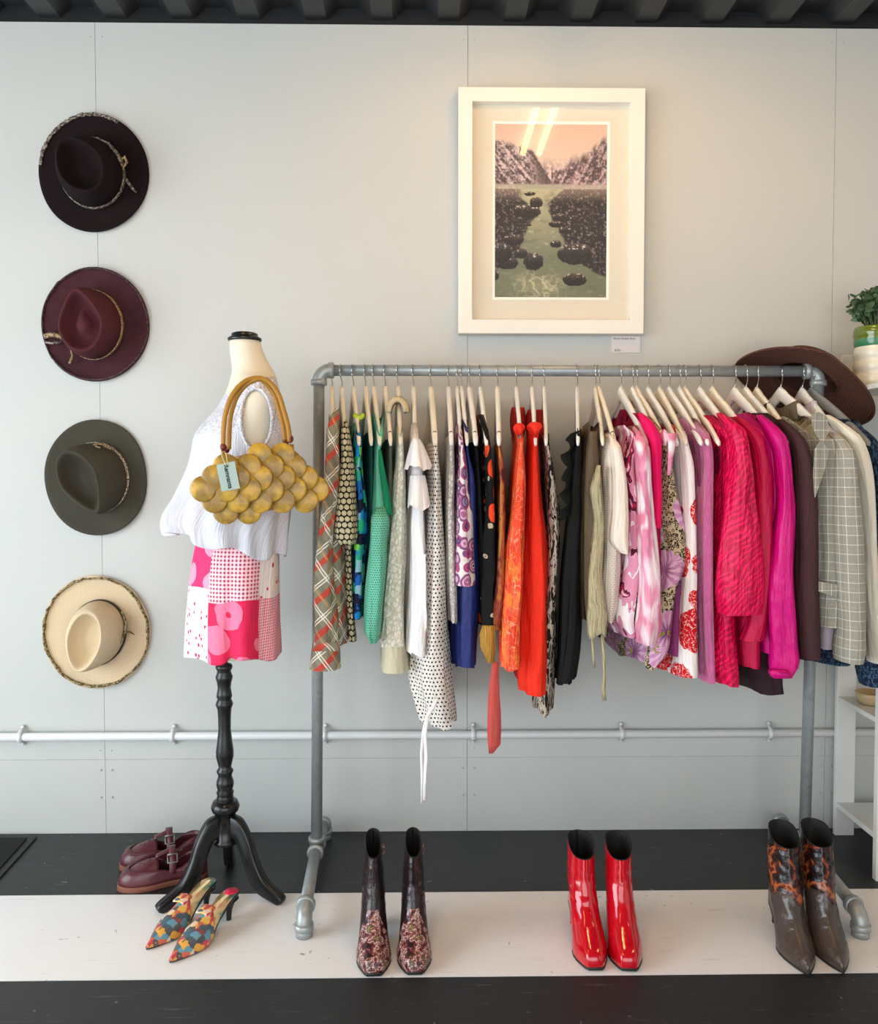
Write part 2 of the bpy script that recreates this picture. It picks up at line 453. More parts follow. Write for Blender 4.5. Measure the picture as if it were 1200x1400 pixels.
# ------------------------------------------------------------------ hangers
def m_hwood(name, a, b):
    t = NT(name); v = t.uv((30, 4, 30), src='Object')
    t.bump(t.noise(v, 4, 3), .1, .001)
    return t.done(t.mix(t.noise(v, 3, 3), a, b), .42)
M_hw = m_hwood('white_painted_wood', '#efebe2', '#e6e0d4'); M_hc = m_hwood('cream_painted_wood', '#efe6d2', '#e6dac0')
M_hgr = m_hwood('grey_wood', '#8a8c8b', '#787a79')
M_wire = plain('chromed_wire', '#c9c9c6', .22, Metallic=1.0)
M_clip = plain('grey_rubber_band', '#6d6a62', .7)
HB = .215
HZ0 = U(700, 533, YR).z; HZT = U(700, 603, YR-HB*.97).z; DROP = HZ0-HZT
def arm_top(y):
    a = min(1.0, abs(y)/HB); return HZ0 - DROP*(a**1.25) + .012*math.exp(-(y/.02)**2)
def hang_x(px): return U(px, 500, YR).x
def hanger(px, label, mat, tilt=0.0, clip=False, slim=1.0):
    X = hang_x(px)
    rt = thing('clothes_hanger', label, 'hanger', (X, YR, HZ0), 'wooden hangers along the clothes rail')
    mb = MB(); rings = []
    N = 26
    for i in range(N+1):
        y = lerp(-HB, HB, i/N); a = abs(y)/HB
        zt = arm_top(y); h = lerp(.046, .020, min(1, a*1.15)**.8); w = .0068*slim*(1-.12*a)
        if a > .97: h *= .7; w *= .7
        ring = []
        for q in range(12):
            an = 2*PI*q/12; cx, cz = math.cos(an), math.sin(an)
            cx = math.copysign(abs(cx)**.6, cx); cz = math.copysign(abs(cz)**.7, cz)
            ring.append((X + w*cx + tilt*y, YR+y, zt-h/2 + h/2*cz))
        rings.append(ring)
    mb.loft(rings, True, True, True); mb.build('shoulder_bar', mat, rt)
    # hook over the rail
    r = RR+.0022; zc = ZR-.0004
    path = [Vector((X-.004, YR-r*math.cos(a), zc+r*math.sin(a))) for a in [PI*1.12-PI*1.28*i/12 for i in range(13)]]
    path = path[:]  # far side up, over and down on the near side
    near = path[::-1] if path[0].y < path[-1].y else path
    end = near[0] if near[0].y < near[-1].y else near[-1]
    seq = near if near[-1].y < near[0].y else near[::-1]
    seq = seq + [Vector((X-.003, YR-r*.98, zc-.012)), Vector((X-.001, YR-r*.75, zc-.024)), Vector((X+.001, YR-.004, zc-.036)), Vector((X, YR, HZ0+.008)), Vector((X, YR, HZ0-.01))]
    mb = MB(); mb.tube(smoothpath(seq, 3), .0016, 8); mb.build('hook', M_wire, rt)
    if clip:
        y = -HB*.86; mb = MB(); zt = arm_top(y); h = .024
        mb.tube([Vector((X+tilt*y-.009, YR+y, zt-h*.5)), Vector((X+tilt*y+.009, YR+y, zt-h*.5))], .001, 6)
        rings = []
        for dy in (-.0022, .0022):
            rings.append([(X+tilt*y+.0078*math.cos(2*PI*q/12), YR+y+dy, arm_top(y)-.0115+.0135*math.sin(2*PI*q/12)) for q in range(12)])
        mb = MB(); mb.loft(rings, True, True, True); mb.build('grip_band', M_clip, rt)
    return X
# ------------------------------------------------------------------ fabrics
def cloth(name, color, rough=.85, sheen=.0, wr=.5, weave=0.0, wk=(14, 2.2, 1), trans=0.0, fn=None, alpha=1.0, wd=.012):
    """fn(t, v) -> colour socket with v the metric uv"""
    t = NT(name); v = t.uv(1)
    c = fn(t, v) if fn else color
    h = t.noise(t.uv(wk), 2.0, 3)
    h = t.ma('ADD', h, t.ma('MULTIPLY', t.noise(t.uv((wk[0]*2.6, wk[1]*2.4, 1), rot=.18), 2.0, 3), .45))
    h = t.ma('ADD', h, t.ma('MULTIPLY', t.noise(t.warp(v, 12, .05), 16, 2), .5))
    if weave: h = t.ma('ADD', t.ma('MULTIPLY', h, 1.0), t.ma('MULTIPLY', t.voro(v, weave), .12))
    t.bump(h, min(1.0, wr*1.7), wd*1.5)
    kw = dict(Sheen_Weight=sheen, Specular_IOR_Level=.25)
    if alpha < 1: kw['Alpha'] = alpha
    return t.done(c, rough, **kw)
def cells(t, v, s, off=True):
    """local coords inside square cells (offset rows when off)"""
    x, y = t.xy(v); y = t.ma('MULTIPLY', y, s); x = t.ma('MULTIPLY', x, s)
    if off: x = t.ma('ADD', x, t.ma('MULTIPLY', t.ma('FLOOR', y), .5))
    return t.ma('SUBTRACT', t.ma('FRACT', x), .5), t.ma('SUBTRACT', t.ma('FRACT', y), .5)
def hyp(t, a, b): return t.ma('SQRT', t.ma('ADD', t.ma('MULTIPLY', a, a), t.ma('MULTIPLY', b, b)))
def band(t, x, per, lo, hi):
    f = t.ma('FRACT', t.ma('MULTIPLY', x, 1/per)); return t.ma('MULTIPLY', t.gt(f, lo), t.lt(f, hi))

def p_plaid(t, v):
    x, y = t.xy(t.uv(1, rot=math.radians(38)))
    c = t.mix(t.noise(v, 20, 2), '#807a66', '#938d78')
    c = t.mix(t.ma('MULTIPLY', band(t, x, .075, .0, .22), .35), c, '#56523f')
    c = t.mix(t.ma('MULTIPLY', band(t, y, .075, .0, .22), .85), c, '#c63a2a')
    for ax, lo in ((x, .42), (x, .52), (y, .62), (y, .72)):
        c = t.mix(t.ma('MULTIPLY', band(t, ax, .075, lo, lo+.045), .85), c, '#efe8d8')
    return t.mix(t.ma('MULTIPLY', band(t, x, .075, .86, .93), .6), c, '#c79a5e')
def p_circles(t, v):
    a, b = cells(t, v, 62); d = hyp(t, a, b)
    c = t.ramp(d, [(0, '#3a3427'), (.07, '#d8cda8'), (.20, '#d8cda8'), (.22, '#4a4433'), (.27, '#c9bd97'), (.40, '#c9bd97'), (.43, '#14120f')], 'CONSTANT')
    return c
def p_geo(t, v):
    w = t.warp(v, 18, .016)
    n = t.n('ShaderNodeTexVoronoi', feature='F1', distance='CHEBYCHEV'); t.put(n.inputs['Vector'], t.vm('MULTIPLY', w, (1, .75, 1))); n.inputs['Scale'].default_value = 46; n.inputs['Randomness'].default_value = .75
    f = t.xy(n.outputs['Color'])[0]
    return t.ramp(f, [(0, '#10122c'), (.18, '#0f5fb0'), (.34, '#22b07a'), (.48, '#101a3a'), (.58, '#8fb8c8'), (.68, '#0b86c4'), (.78, '#7ccf4a'), (.88, '#14305e'), (.94, '#2f9a8a')], 'CONSTANT')
def p_crochet(c0, c1, s=150):
    def fn(t, v):
        a, b = cells(t, v, s); d = hyp(t, a, b)
        return t.mix(t.step(d, .18, .42), c0, c1)
    return fn
def p_lace(c0, c1, s=60):
    def fn(t, v):
        w = t.warp(v, 40, .02); d = t.voro(t.vm('MULTIPLY', w, (1.3, .8, 1)), s, 'DISTANCE_TO_EDGE')
        return t.mix(t.step(d, .03, .22), c0, c1)
    return fn
def p_dots(base, dot, s=85, r=.24, warp=.0):
    def fn(t, v):
        a, b = cells(t, t.warp(v, 8, warp) if warp else v, s); return t.mix(t.step(hyp(t, a, b), r-.05, r+.03), dot, base)
    return fn
def p_rose(t, v):
    w = t.warp(v, 16, .012)
    n = t.n('ShaderNodeTexVoronoi', feature='F1'); t.put(n.inputs['Vector'], w); n.inputs['Scale'].default_value = 27; n.inputs['Randomness'].default_value = .55
    d = n.outputs['Distance']; r = t.xy(n.outputs['Color'])[0]
    ringc = t.ramp(d, [(0, '#1d1222'), (.12, '#f0e0e2'), (.20, '#a8628c'), (.34, '#d9a9bf'), (.44, '#83507f'), (.60, '#e8d9d8')], 'CONSTANT')
    ringp = t.ramp(d, [(0, '#e8dbe2'), (.12, '#5a4a78'), (.24, '#9a8ab0'), (.36, '#54406e'), (.46, '#b04a78'), (.60, '#ece2df')], 'CONSTANT')
    return t.mix(t.gt(r, .5), ringc, ringp)
def p_blackfloral(t, v):
    w = t.warp(v, 22, .02); d = t.voro(w, 12, 'F1'); d2 = t.voro(t.warp(t.uv(1, loc=(.4, .2, 0)), 30, .014), 30, 'F1')
    c = t.mix(t.lt(d2, .22), '#0e0f10', '#b8a98a')
    c = t.mix(t.lt(d2, .10), c, '#5c5a3a')
    c = t.mix(t.lt(d, .33), c, '#e0451f'); return t.mix(t.lt(d, .13), c, '#f0683a')
def p_orange(t, v):
    n = t.noise(t.warp(t.uv((9, 5, 1)), 3, .6), 1.6, 3, .6)
    c = t.ramp(n, [(.28, '#d8a838'), (.36, '#ee7a2a'), (.48, '#ee3a1c'), (.56, '#f0603a'), (.66, '#f58a2c'), (.76, '#e23a28')])
    l = t.noise(t.warp(v, 20, .05), 34, 1); return t.mix(t.ma('MULTIPLY', t.lt(t.ma('ABSOLUTE', t.ma('SUBTRACT', l, .5)), .012), .6), c, '#f8b08a')
def p_rust(t, v):
    n = t.noise(t.warp(t.uv((14, 6, 1)), 3, .8), 1.8, 4, .6)
    return t.ramp(n, [(.3, '#3a2018'), (.42, '#7a3a2a'), (.5, '#b0604a'), (.58, '#c88a3a'), (.66, '#6a2a28'), (.75, '#a07a6a')])
def p_bw(t, v):
    n = t.noise(t.warp(t.uv((26, 9, 1)), 2, 1.2), 2.2, 2)
    return t.ramp(n, [(.3, '#191512'), (.46, '#231d1a'), (.48, '#b9aa98'), (.58, '#cfc4b4'), (.60, '#3a2e2a'), (.72, '#9a8a78')], 'CONSTANT')
def p_eyelet(t, v):
    x, y = t.xy(v); f = t.ma('FRACT', t.ma('MULTIPLY', x, 22)); b = t.lt(f, .55)
    a, c_ = cells(t, v, 150); h = t.lt(hyp(t, a, c_), .24)
    c = t.mix(t.noise(v, 30), '#dccfbf', '#e6dacb'); return t.mix(t.ma('MULTIPLY', h, b), c, '#9c8a78')
def p_pinkart(t, v):
    n = t.noise(t.warp(t.uv((12, 6, 1)), 2, .9), 1.6, 2)
    c = t.ramp(n, [(.3, '#efe6e6'), (.42, '#f2e9ea'), (.44, '#d98fa9'), (.54, '#e0a0b6'), (.56, '#5a1836'), (.60, '#a8234a'), (.63, '#e8b9c8'), (.74, '#f0dfe2')], 'CONSTANT')
    d = t.voro(t.warp(v, 25, .03), 22); return t.mix(t.lt(d, .13), c, '#3a1a28')
def p_satinpink(t, v):
    n = t.noise(t.warp(t.uv((10, 3.5, 1)), 2, .7), 1.5, 2)
    return t.ramp(n, [(.36, '#f6e8ea'), (.47, '#f1d3da'), (.53, '#e391ab'), (.60, '#d87a9a'), (.68, '#f3dfe3')])
def p_leopard(t, v):
    w = t.warp(v, 60, .006); d = t.voro(w, 120, 'F1'); e = t.ma('MULTIPLY', t.gt(d, .30), t.lt(d, .55))
    leo = t.mix(e, '#c2b08c', '#33251c')
    n = t.n('ShaderNodeTexVoronoi', feature='F1'); t.put(n.inputs['Vector'], t.warp(v, 14, .03)); n.inputs['Scale'].default_value = 9
    D = n.outputs['Distance']
    dx, dy = t.xy(t.vm('SUBTRACT', v, n.outputs['Position'])); an = t.ma('ARCTAN2', dy, dx)
    st = t.ma('ADD', .5, t.ma('MULTIPLY', t.ma('SINE', t.ma('ADD', t.ma('MULTIPLY', an, 13.0), t.ma('MULTIPLY', t.noise(v, 60, 2), 5.0))), .2))
    fl = t.mix(t.step(t.ma('ADD', D, t.ma('MULTIPLY', st, .25)), .14, .50), '#7a1f6c', t.mix(t.step(st, .4, .62), '#c987b0', '#dcb0c6'))
    fl = t.mix(t.lt(t.noise(v, 28, 2), .36), fl, '#9a9440')
    return t.mix(t.lt(D, .56), leo, fl)
def p_redfloral(t, v):
    w = t.warp(v, 26, .024); d = t.voro(w, 9.0, 'F1', rnd=.8); l = t.noise(t.warp(v, 40, .03), 60, 2)
    red = t.mix(t.lt(t.ma('ABSOLUTE', t.ma('SUBTRACT', l, .5)), .022), '#d3141c', '#f0c0bc')
    return t.mix(t.lt(d, .52), '#efe5e0', red)
def p_vel(c0, c1):
    def fn(t, v):
        return t.mix(t.noise(t.warp(t.uv((90, 18, 1)), 2, .8), 2.0, 4, .7), c0, c1)
    return fn
def p_zebra(c0, c1, s=16):
    def fn(t, v):
        x, y = t.xy(t.warp(t.uv(1, rot=.75), 16, .05)); f = t.ma('SINE', t.ma('MULTIPLY', y, 2*PI*s*4.0))
        n = t.noise(v, 30, 3); return t.mix(t.step(t.ma('ADD', f, t.ma('MULTIPLY', t.ma('SUBTRACT', n, .5), 5.0)), -.2, 1.0), c0, c1)
    return fn
def p_tweed(c0, c1, c2):
    def fn(t, v):
        c = t.mix(t.noise(v, 260, 2), c0, c1); return t.mix(t.lt(t.voro(v, 330), .16), c, c2)
    return fn
def p_check(t, v):
    x, y = t.xy(v)
    c = t.mix(t.noise(t.uv((500, 160, 1)), 1.5, 2), '#8d897d', '#a19d90')
    for ax in (x, y):
        c = t.mix(t.ma('MULTIPLY', band(t, ax, .026, .0, .07), .75), c, '#dcd8cb')
        c = t.mix(t.ma('MULTIPLY', band(t, ax, .052, .30, .34), .5), c, '#b9a58e')
    return c
def p_navy(t, v):
    d = t.noise(t.warp(t.uv((60, 30, 1)), 2, .6), 3, 3); return t.ramp(d, [(.4, '#10192b'), (.52, '#1b2a44'), (.6, '#4a6a80'), (.68, '#141d30')])
# ------------------------------------------------------------------ garments
def ztab(levels, y):
    out = []
    for py, xl, xr in levels:
        a = U(xl, py, y); b = U(xr, py, y); out.append(((a.z+b.z)/2, a.x, b.x))
    return sorted(out)
def cint(tab, z):
    return ctab([(a, b) for a, b, c in tab], z), ctab([(a, c) for a, b, c in tab], z)
def sgnp(v, p): return math.copysign(abs(v)**p, v)

def body_mesh(levels, X, tipx, hd=.20, dy=0.0, seed=0, fold=.006, scoop=.03, hem=0.0, hemwave=.006, bk=.5, nth=52, nv=40, lobes=0, rag=0.0):
    yf = YR-hd+dy; tab = ztab(levels, yf); zf = tab[-1][0]; zl = tab[0][0]
    xtip = U(tipx, 603, yf).x
    rings = []
    for j in range(nv+1):
        v = j/nv; ring = []
        for i in range(nth):
            ph = PI + 2*PI*i/nth; s = -math.cos(ph)
            s = sgnp(s, .85); y = YR+dy*(1-s)/2 + s*hd
            zt = min(zf, arm_top(y-YR if abs(y-YR) < HB else HB)+.005)
            if abs(s) < .34: zt -= scoop*(1-(s/.34)**2)
            zb = zl + hem*(s+1)/2 + hemwave*noise.noise((ph*1.3, seed*3.1, 0))
            if lobes: zb += .018*abs(math.sin(ph*lobes))
            if rag: zb += rag*noise.noise((ph*6, seed*2.0, 4))
            z = lerp(zt, zb, v)
            xl, xr = cint(tab, z); xc = (xl+xr)/2; w = max(.004, (xr-xl)/2)
            xb = 2*X-xtip + (xc-xtip)*bk
            t = (s+1)/2; cx = lerp(xc, xb, t)
            if t > .5: w = lerp(w, max(w*.8, .008), (t-.5)*2)
            k = min(1, v*1.6)
            n1 = noise.noise((ph*2.6, z*1.6, seed*7.7)); n2 = noise.noise((ph*5.5, z*1.5, seed*5.1)); n3 = noise.noise((ph*11, z*2.2, seed*3.3))
            rd = 1-abs(noise.noise((ph*4.2+3, z*1.1, seed*9.3)))*2
            fx = fold*k*(1.5*n1 + 1.3*n2 + .5*n3 + .5*rd*math.copysign(1, math.sin(ph)))
            fy = fold*k*(1.2*noise.noise((ph*3.3+9, z*1.8, seed*2.7)) + .9*n2 - .5*rd)
            ring.append((cx + w*sgnp(math.sin(ph), .62)+fx*min(1.0, w/.02), y+fy, z))
        rings.append(ring)
    mb = MB(); mb.loft(rings, True, True, False, uv='z'); return mb

def sleeve_mesh(levels, dy=0.0, sd=.045, seed=0, fold=.004, n=30, nv=36, yoff=0.0, cap=True, flare=0.0, rag=0.0):
    ys = YR-.205+dy; tab = ztab(levels, ys-sd*.4+yoff); z1 = tab[-1][0]; z0 = tab[0][0]
    rings = []
    for j in range(nv+1):
        v = j/nv; z = lerp(z1, z0, v); xl, xr = cint(tab, z); xc = (xl+xr)/2; w = max(.003, (xr-xl)/2)
        e = min(1.0, (v+.012)/.10)**.5 if cap else 1.0
        ring = []
        for i in range(n):
            ph = PI/2 + 2*PI*i/n   # starts at the back
            c, s = math.cos(ph), math.sin(ph)
            k = min(1, v*3)
            f = 1 + (fold*1.5/w)*k*(noise.noise((c*1.4+seed*3, s*1.4, z*5)) + .7*noise.noise((c*3+seed, s*3, z*2.0)) + .5*noise.noise((c*6+seed, s*6, z*3)))
            f = max(.6, min(1.4, f))
            zz = z + (rag*noise.noise((ph*4, seed*3.0, 2)) if v > .9 else 0)
            ring.append((xc+w*sgnp(c, .85)*e*f, ys+yoff+sd*(.55+.45*min(1, w/.03))*s*e*f+(1-e)*.045, zz))
        rings.append(ring)
    mb = MB(); mb.loft(rings, True, cap, False, uv='z'); return mb

HUNG = []
def G(hx, name, label, cat, what, mat, levels, sleeve=None, hmat=None, clip=False, slim=1.0, collar=None, parts=None, smat=None, gseed=None, sl=None, **kw):
    seed = gseed if gseed is not None else hx*.013
    X = hang_x(hx)
    # where the near tip of the shoulder bar sits
    lv = sleeve if sleeve else levels
    cand = [((a+b)/2) for py, a, b in lv if 585 <= py <= 640]
    tipx = kw.pop('tip', None) or (cand[0] if cand else (lv[0][1]+lv[0][2])/2)
    dy = kw.get('dy', 0.0)
    yf = YR-HB; tx = U(tipx, 603, yf).x
    tilt = (tx-X)/(-HB)
    hanger(hx, ('white' if hmat in (None, M_hw) else 'cream' if hmat is M_hc else 'grey') + ' wooden hanger carrying ' + what, hmat or M_hw, tilt, clip, slim)
    b = body_mesh(levels, X, tipx, seed=seed, **kw)
    if sleeve is None and collar is None and parts is None:
        o = b.build(name, mat); tag(o, label, cat, 'garments on the clothes rail'); return o
    zl = min(p.z for p in b.v)
    rt = thing(name, label, cat, (X, YR, zl), 'garments on the clothes rail')
    b.build('body', mat, rt)
    if sleeve: sleeve_mesh(sleeve, seed=seed+1, **(sl or {}), dy=dy).build('sleeve', smat or mat, rt)
    if collar:
        cm, h0, h1, ww = collar; rings = []
        for zz, k in ((h0, 1.0), (lerp(h0, h1, .5), .97), (h1, .9), (h1+.002, .86), (h1-.004, .8), (h0+.002, .86)):
            rings.append([(X + ww*k*math.cos(2*PI*i/24) + tilt*.085*k*math.sin(2*PI*i/24), YR+.085*k*math.sin(2*PI*i/24), HZ0+zz-.012*math.cos(4*PI*i/24)) for i in range(24)])
        mb = MB(); mb.loft(rings); mb.build('collar', cm, rt)
    return rt
def strip(pts, wid, name, mat, parent, th=.0015, twist=0.0):
    """ribbon hanging along world points; widths across x"""
    pts = [Vector(p) for p in pts]; rings = []
    for i, p in enumerate(pts):
        w = wid[i] if isinstance(wid, (list, tuple)) else wid
        a = twist*i/len(pts); d = Vector((math.cos(a), math.sin(a), 0)); nn = Vector((-math.sin(a), math.cos(a), 0))
        rings.append([p-d*w-nn*th, p+nn*th*0-d*0-nn*th*1.4, p+d*w-nn*th, p+d*w+nn*th, p+nn*th*1.4, p-d*w+nn*th])
    mb = MB(); mb.loft(rings, True, True, True, uv='z'); return mb.build(name, mat, parent)

YFR = YR-.21
m_plaid = cloth('plaid_cotton', None, fn=p_plaid, wr=.4)
r = G(454, 'plaid_shirt', 'olive and red plaid long-sleeved shirt hanging first at the left post', 'shirt', 'the plaid shirt', m_plaid,
  [(562,449,466),(600,448,466),(650,446,466),(720,440,470),(760,436,474),(850,432,478),(884,430,479)],
  sleeve=[(557,450,466),(575,446,464),(600,445,462),(643,442,462),(686,438,459),(720,435,456),(760,431,453),(803,428,456),(850,427,461),(872,428,460),(880,425,462),(915,422,464)], hmat=M_hc, dy=-.01, hem=.02, gseed=1.3)
strip([U(447,878,YFR-.045), U(446,884,YFR-.047), U(445,890,YFR-.047)], [.026,.034,.036], 'cuff_band', m_plaid, r, th=.003)

m_circ = cloth('circle_print_viscose', None, fn=p_circles, wr=.35)
G(467, 'blouse', 'black blouse with cream circle print and wide elbow sleeve', 'blouse', 'the circle print blouse', m_circ,
  [(580,470,478),(650,469,482),(720,470,485),(740,472,482),(800,473,484),(850,475,487),(878,476,490)],
  sleeve=[(572,468,474),(580,466,475),(600,466,478),(626,467,481),(660,463,484),(703,459,487),(725,456,489),(736,456,488),(745,464,484)], hmat=M_hc, sl=dict(rag=.012))
m_geo = cloth('blue_green_print_jersey', None, fn=p_geo, wr=.25, rough=.7)
r = G(483, 'halter_top', 'blue green and black geometric print top with a lime tie strap', 'top', 'the blue green geometric top', m_geo,
  [(575,487,495),(591,485,497),(617,482,498),(651,482,499),(686,483,503),(726,482,504),(769,481,500),(820,481,498),(846,480,496)], hmat=M_hc, parts=1)
mb = MB(); c = U(490.5, 572, YR-.12); mb.tube([c+Vector((.010*math.cos(a), .012*math.sin(a), .004*math.cos(2*a)+.004)) for a in [2*PI*i/16 for i in range(17)]], .008, 8); mb.build('tie_strap', cloth('lime_jersey', '#b9d04a', wr=.2), r)
m_teal = cloth('dark_teal_knit', '#0f4a44', wr=.5)
G(499.5, 'tank_top', 'dark teal tank top slipped between the blue top and mint cardigan', 'top', 'the dark teal tank top', m_teal,
  [(590,504,511),(640,503,513),(720,502,514),(800,500,512),(850,498,508)], hmat=M_hc, dy=.03)
m_mint = cloth('mint_crochet', None, fn=p_crochet('#2f7d66', '#74c3a5'), wr=.5, weave=170)
m_mintk = cloth('mint_knit', None, fn=p_crochet('#3f9c80', '#6cc0a4', 420), wr=.3)
m_emer = cloth('emerald_lining', '#0f7d52', wr=.4)
r = G(511, 'cardigan', 'mint green crochet cardigan with a bulging patterned sleeve', 'cardigan', 'the mint crochet cardigan', m_mintk,
  [(563,514,527),(600,513,527),(626,512,520),(660,510,525),(694,506,532),(740,506,532),(800,503,529),(850,502,523)],
  sleeve=[(690,508,530),(700,507,531),(717,506,532),(743,504.5,529),(769,502.5,529),(800,500,527),(820,499,525),(863,498,521),(870,500,519),(879,506,516)], hmat=M_hc, smat=m_mint, sl=dict(fold=.003))
strip([U(519,615,YFR-.012), U(522,640,YFR-.014), U(526,665,YFR-.014), U(530,690,YFR-.014), U(533,704,YFR-.012)], [.004,.007,.009,.009,.006], 'open_front_lining', m_emer, r)
m_gg = cloth('grey_green_chiffon', '#63665a', wr=.5)
G(526.5, 'chiffon_blouse', 'grey green sheer top mostly hidden behind the cream lace dress', 'top', 'the grey green sheer top', m_gg,
  [(600,530,538),(650,529,539),(740,528,538),(830,527,536)], hmat=M_hc, clip=True, dy=.04)
m_clace = cloth('cream_lace', None, fn=p_lace('#c9c4ae', '#e9e6d8', 75), wr=.6, weave=90)
m_hemch = cloth('ecru_chiffon', '#cfc7ab', wr=.4)
r = G(543.7, 'lace_dress', 'cream lace dress with a rounded collar and plain ecru hem', 'dress', 'the cream lace dress', m_clace,
  [(582,543,552),(600,542,553),(626,541,555),(660,537,557),(703,534,557),(717,532,557),(769,528,556),(820,524,554),(885,519,556)], hmat=M_hc, parts=1, dy=-.005)
mb2 = MB()
X_ = hang_x(543.7); rings = []
for py, xl, xr in ((878,520,555),(888,517,557),(905,516,560),(921,515.5,562)):
    a, b = U(xl, py, YR-.2), U(xr, py, YR-.2); cx = (a.x+b.x)/2; w_ = (b.x-a.x)/2
    rings.append([(cx+w_*sgnp(math.cos(PI/2+2*PI*i/32), .5), YR-.02+.185*math.sin(PI/2+2*PI*i/32), a.z) for i in range(32)])
mb2.loft(rings); mb2.build('hem_band', m_hemch, r)
# arched collar standing over the shoulder bar
rings = []
for k in range(9):
    a = PI*k/8; rx, rz = .018, .030
    p = Vector((X_+.002 - rx*math.cos(a), 0, HZ0-.075 + rz*math.sin(a)))
    o = Vector((-math.cos(a), 0, math.sin(a)))
    rings.append([p+Vector((0, YR-.15, 0)), p+o*.015+Vector((0, YR-.135, -.002)), p+o*.018+Vector((0, YR-.05, .004)), p+Vector((0, YR-.05, 0))])
mb = MB(); mb.loft(rings, True, True, True); mb.build('collar', cloth('ecru_collar_cotton', '#d6c19a', wr=.3), r)

m_wh = cloth('white_voile', '#f3efee', wr=.45, rough=.9)
r = G(565, 'blouse', 'long white blouse with ruffled shoulder hanging beside the polka dot dress', 'blouse', 'the white ruffled blouse', m_wh,
  [(576,564,571),(585,562,573),(598,562,574),(634,559,580),(660,560,582),(700,560,584),(717,558,586),(769,556.5,590),(820,554,591),(863,552,592),(897,553,588)], parts=1, fold=.011, rag=.012, dy=-.02, gseed=4.4)
for (py0, py1, a0, b0, a1, b1, sd_) in ((600,640,563,574,552,589,1), (650,694,560,581,556,588,2)):
    ya = YFR-.035; rings = []
    for q in range(7):
        v = q/6; ring = []
        for i in range(44):
            ph = PI/2+2*PI*i/44; xl = lerp(a0, a1, v**.8); xr = lerp(b0, b1, v**.8)
            L, R = U(xl, lerp(py0, py1, v), ya), U(xr, lerp(py0, py1, v), ya)
            rp = 1+.035*v*math.sin(ph*9+sd_+v)+.07*v*math.sin(ph*4+2*sd_)
            ring.append(((L.x+R.x)/2+(R.x-L.x)/2*math.cos(ph)*rp, ya+.035+(.04+.03*v)*math.sin(ph)*rp, L.z+.003*v*math.sin(ph*9+sd_+1)+.006*v*math.sin(ph*3+sd_)))
        rings.append(ring)
    mb = MB(); mb.loft(rings); mb.build('ruffle', m_wh, r)
m_dot = cloth('polka_dot_crepe', None, fn=p_dots('#e6dfd6', '#1c1a1a', 88, .25), wr=.35)
r = G(588.8, 'polka_dot_dress', 'long white dress with small black dots and a trailing white tie', 'dress', 'the polka dot dress', m_dot,
  [(604,590,600),(650,588,604),(703,586,606),(769,583,610),(837,578,612),(880,570,616),(915,563,619),(945,565,622),(975,574,625),(998,582,626)], hmat=M_hc, clip=True, slim=1.35, parts=1, fold=.012, lobes=3, gseed=5.1)
m_tie = cloth('white_cotton_tie', '#f2eeee', wr=.2)
yt = YFR-.012
strip([U(597,955,yt), U(592,966,yt-.012), U(584,980,yt-.014), U(579,1000,yt-.012), U(576,1030,yt-.01), U(577,1060,yt-.01), U(577,1097,yt-.01)], [.005,.007,.006,.005,.004,.004,.004], 'waist_tie', m_tie, r, twist=.8)
strip([U(584,980,yt-.016), U(581,1005,yt-.016), U(582.5,1035,yt-.016), U(581,1060,yt-.014), U(580,1094,yt-.014)], [.005,.004,.005,.004,.004], 'waist_tie', m_tie, r, twist=-.6)
m_glace = cloth('off_white_lace', None, fn=p_lace('#a9a49c', '#dcd6cd', 90), wr=.5)
G(613, 'camisole', 'off-white lace camisole with an open side hanging next to the polka dot dress', 'camisole', 'the off-white lace camisole', m_glace,
  [(596,612,622),(640,610,624),(703,610,622),(800,612,625),(853,615,626)], clip=True, slim=1.1, rag=.01)
m_rose = cloth('purple_rose_print', None, fn=p_rose, wr=.25, rough=.6)
G(625, 'blouse', 'purple and pink swirling print blouse over a navy slip', 'blouse', 'the purple swirl print blouse', m_rose,
  [(578,625,632),(590,625,634),(609,627,636),(634,626,640),(677,623,642),(703,623,646),(726,622.5,646.5),(760,621,649),(801,619,653)], slim=.9, dy=-.02)
m_navy = cloth('navy_satin', None, fn=p_vel('#1c2458', '#2b367a'), rough=.45, wr=.35)
G(630.6, 'slip_dress', 'navy blue slip dress reaching below the purple print blouse', 'dress', 'the navy slip dress', m_navy,
  [(572,633,642),(590,634,643),(617,635,643),(651,637,652),(703,636,655),(751,632,656),(803,627,657),(846,625,655),(889,625,653),(913,624,652)], slim=.9, dy=0.012, fold=.009)
m_blk = cloth('black_crepe', '#0f0f10', wr=.4)
G(641.8, 'undershirt', 'plain black top squeezed between the navy slip and black floral blouse', 'top', 'the plain black top', m_blk,
  [(604,646,655),(660,651,660),(720,654,663),(800,657,672),(858,659,676)], clip=True, slim=1.25, dy=.015)
m_bfl = cloth('black_floral_chiffon', None, fn=p_blackfloral, wr=.35)
G(656.5, 'blouse', 'black blouse with orange and olive flowers left of the rust print dress', 'blouse', 'the black floral blouse', m_bfl,
  [(563,655,664),(586,660,670),(609,662,674),(634,663,676),(677,664,679),(720,662,681),(743,659,681),(786,658.5,681),(803,658,677),(840,658,676),(858,659,676)], dy=-.012)
m_rust = cloth('rust_print_chiffon', None, fn=p_rust, wr=.45)
m_coral = cloth('sheer_coral_chiffon', '#d0574e', wr=.4, alpha=.85)
m_must = cloth('mustard_fringe', None, fn=p_vel('#b5822c', '#d0a050'), wr=.9, wk=(60,3,1))
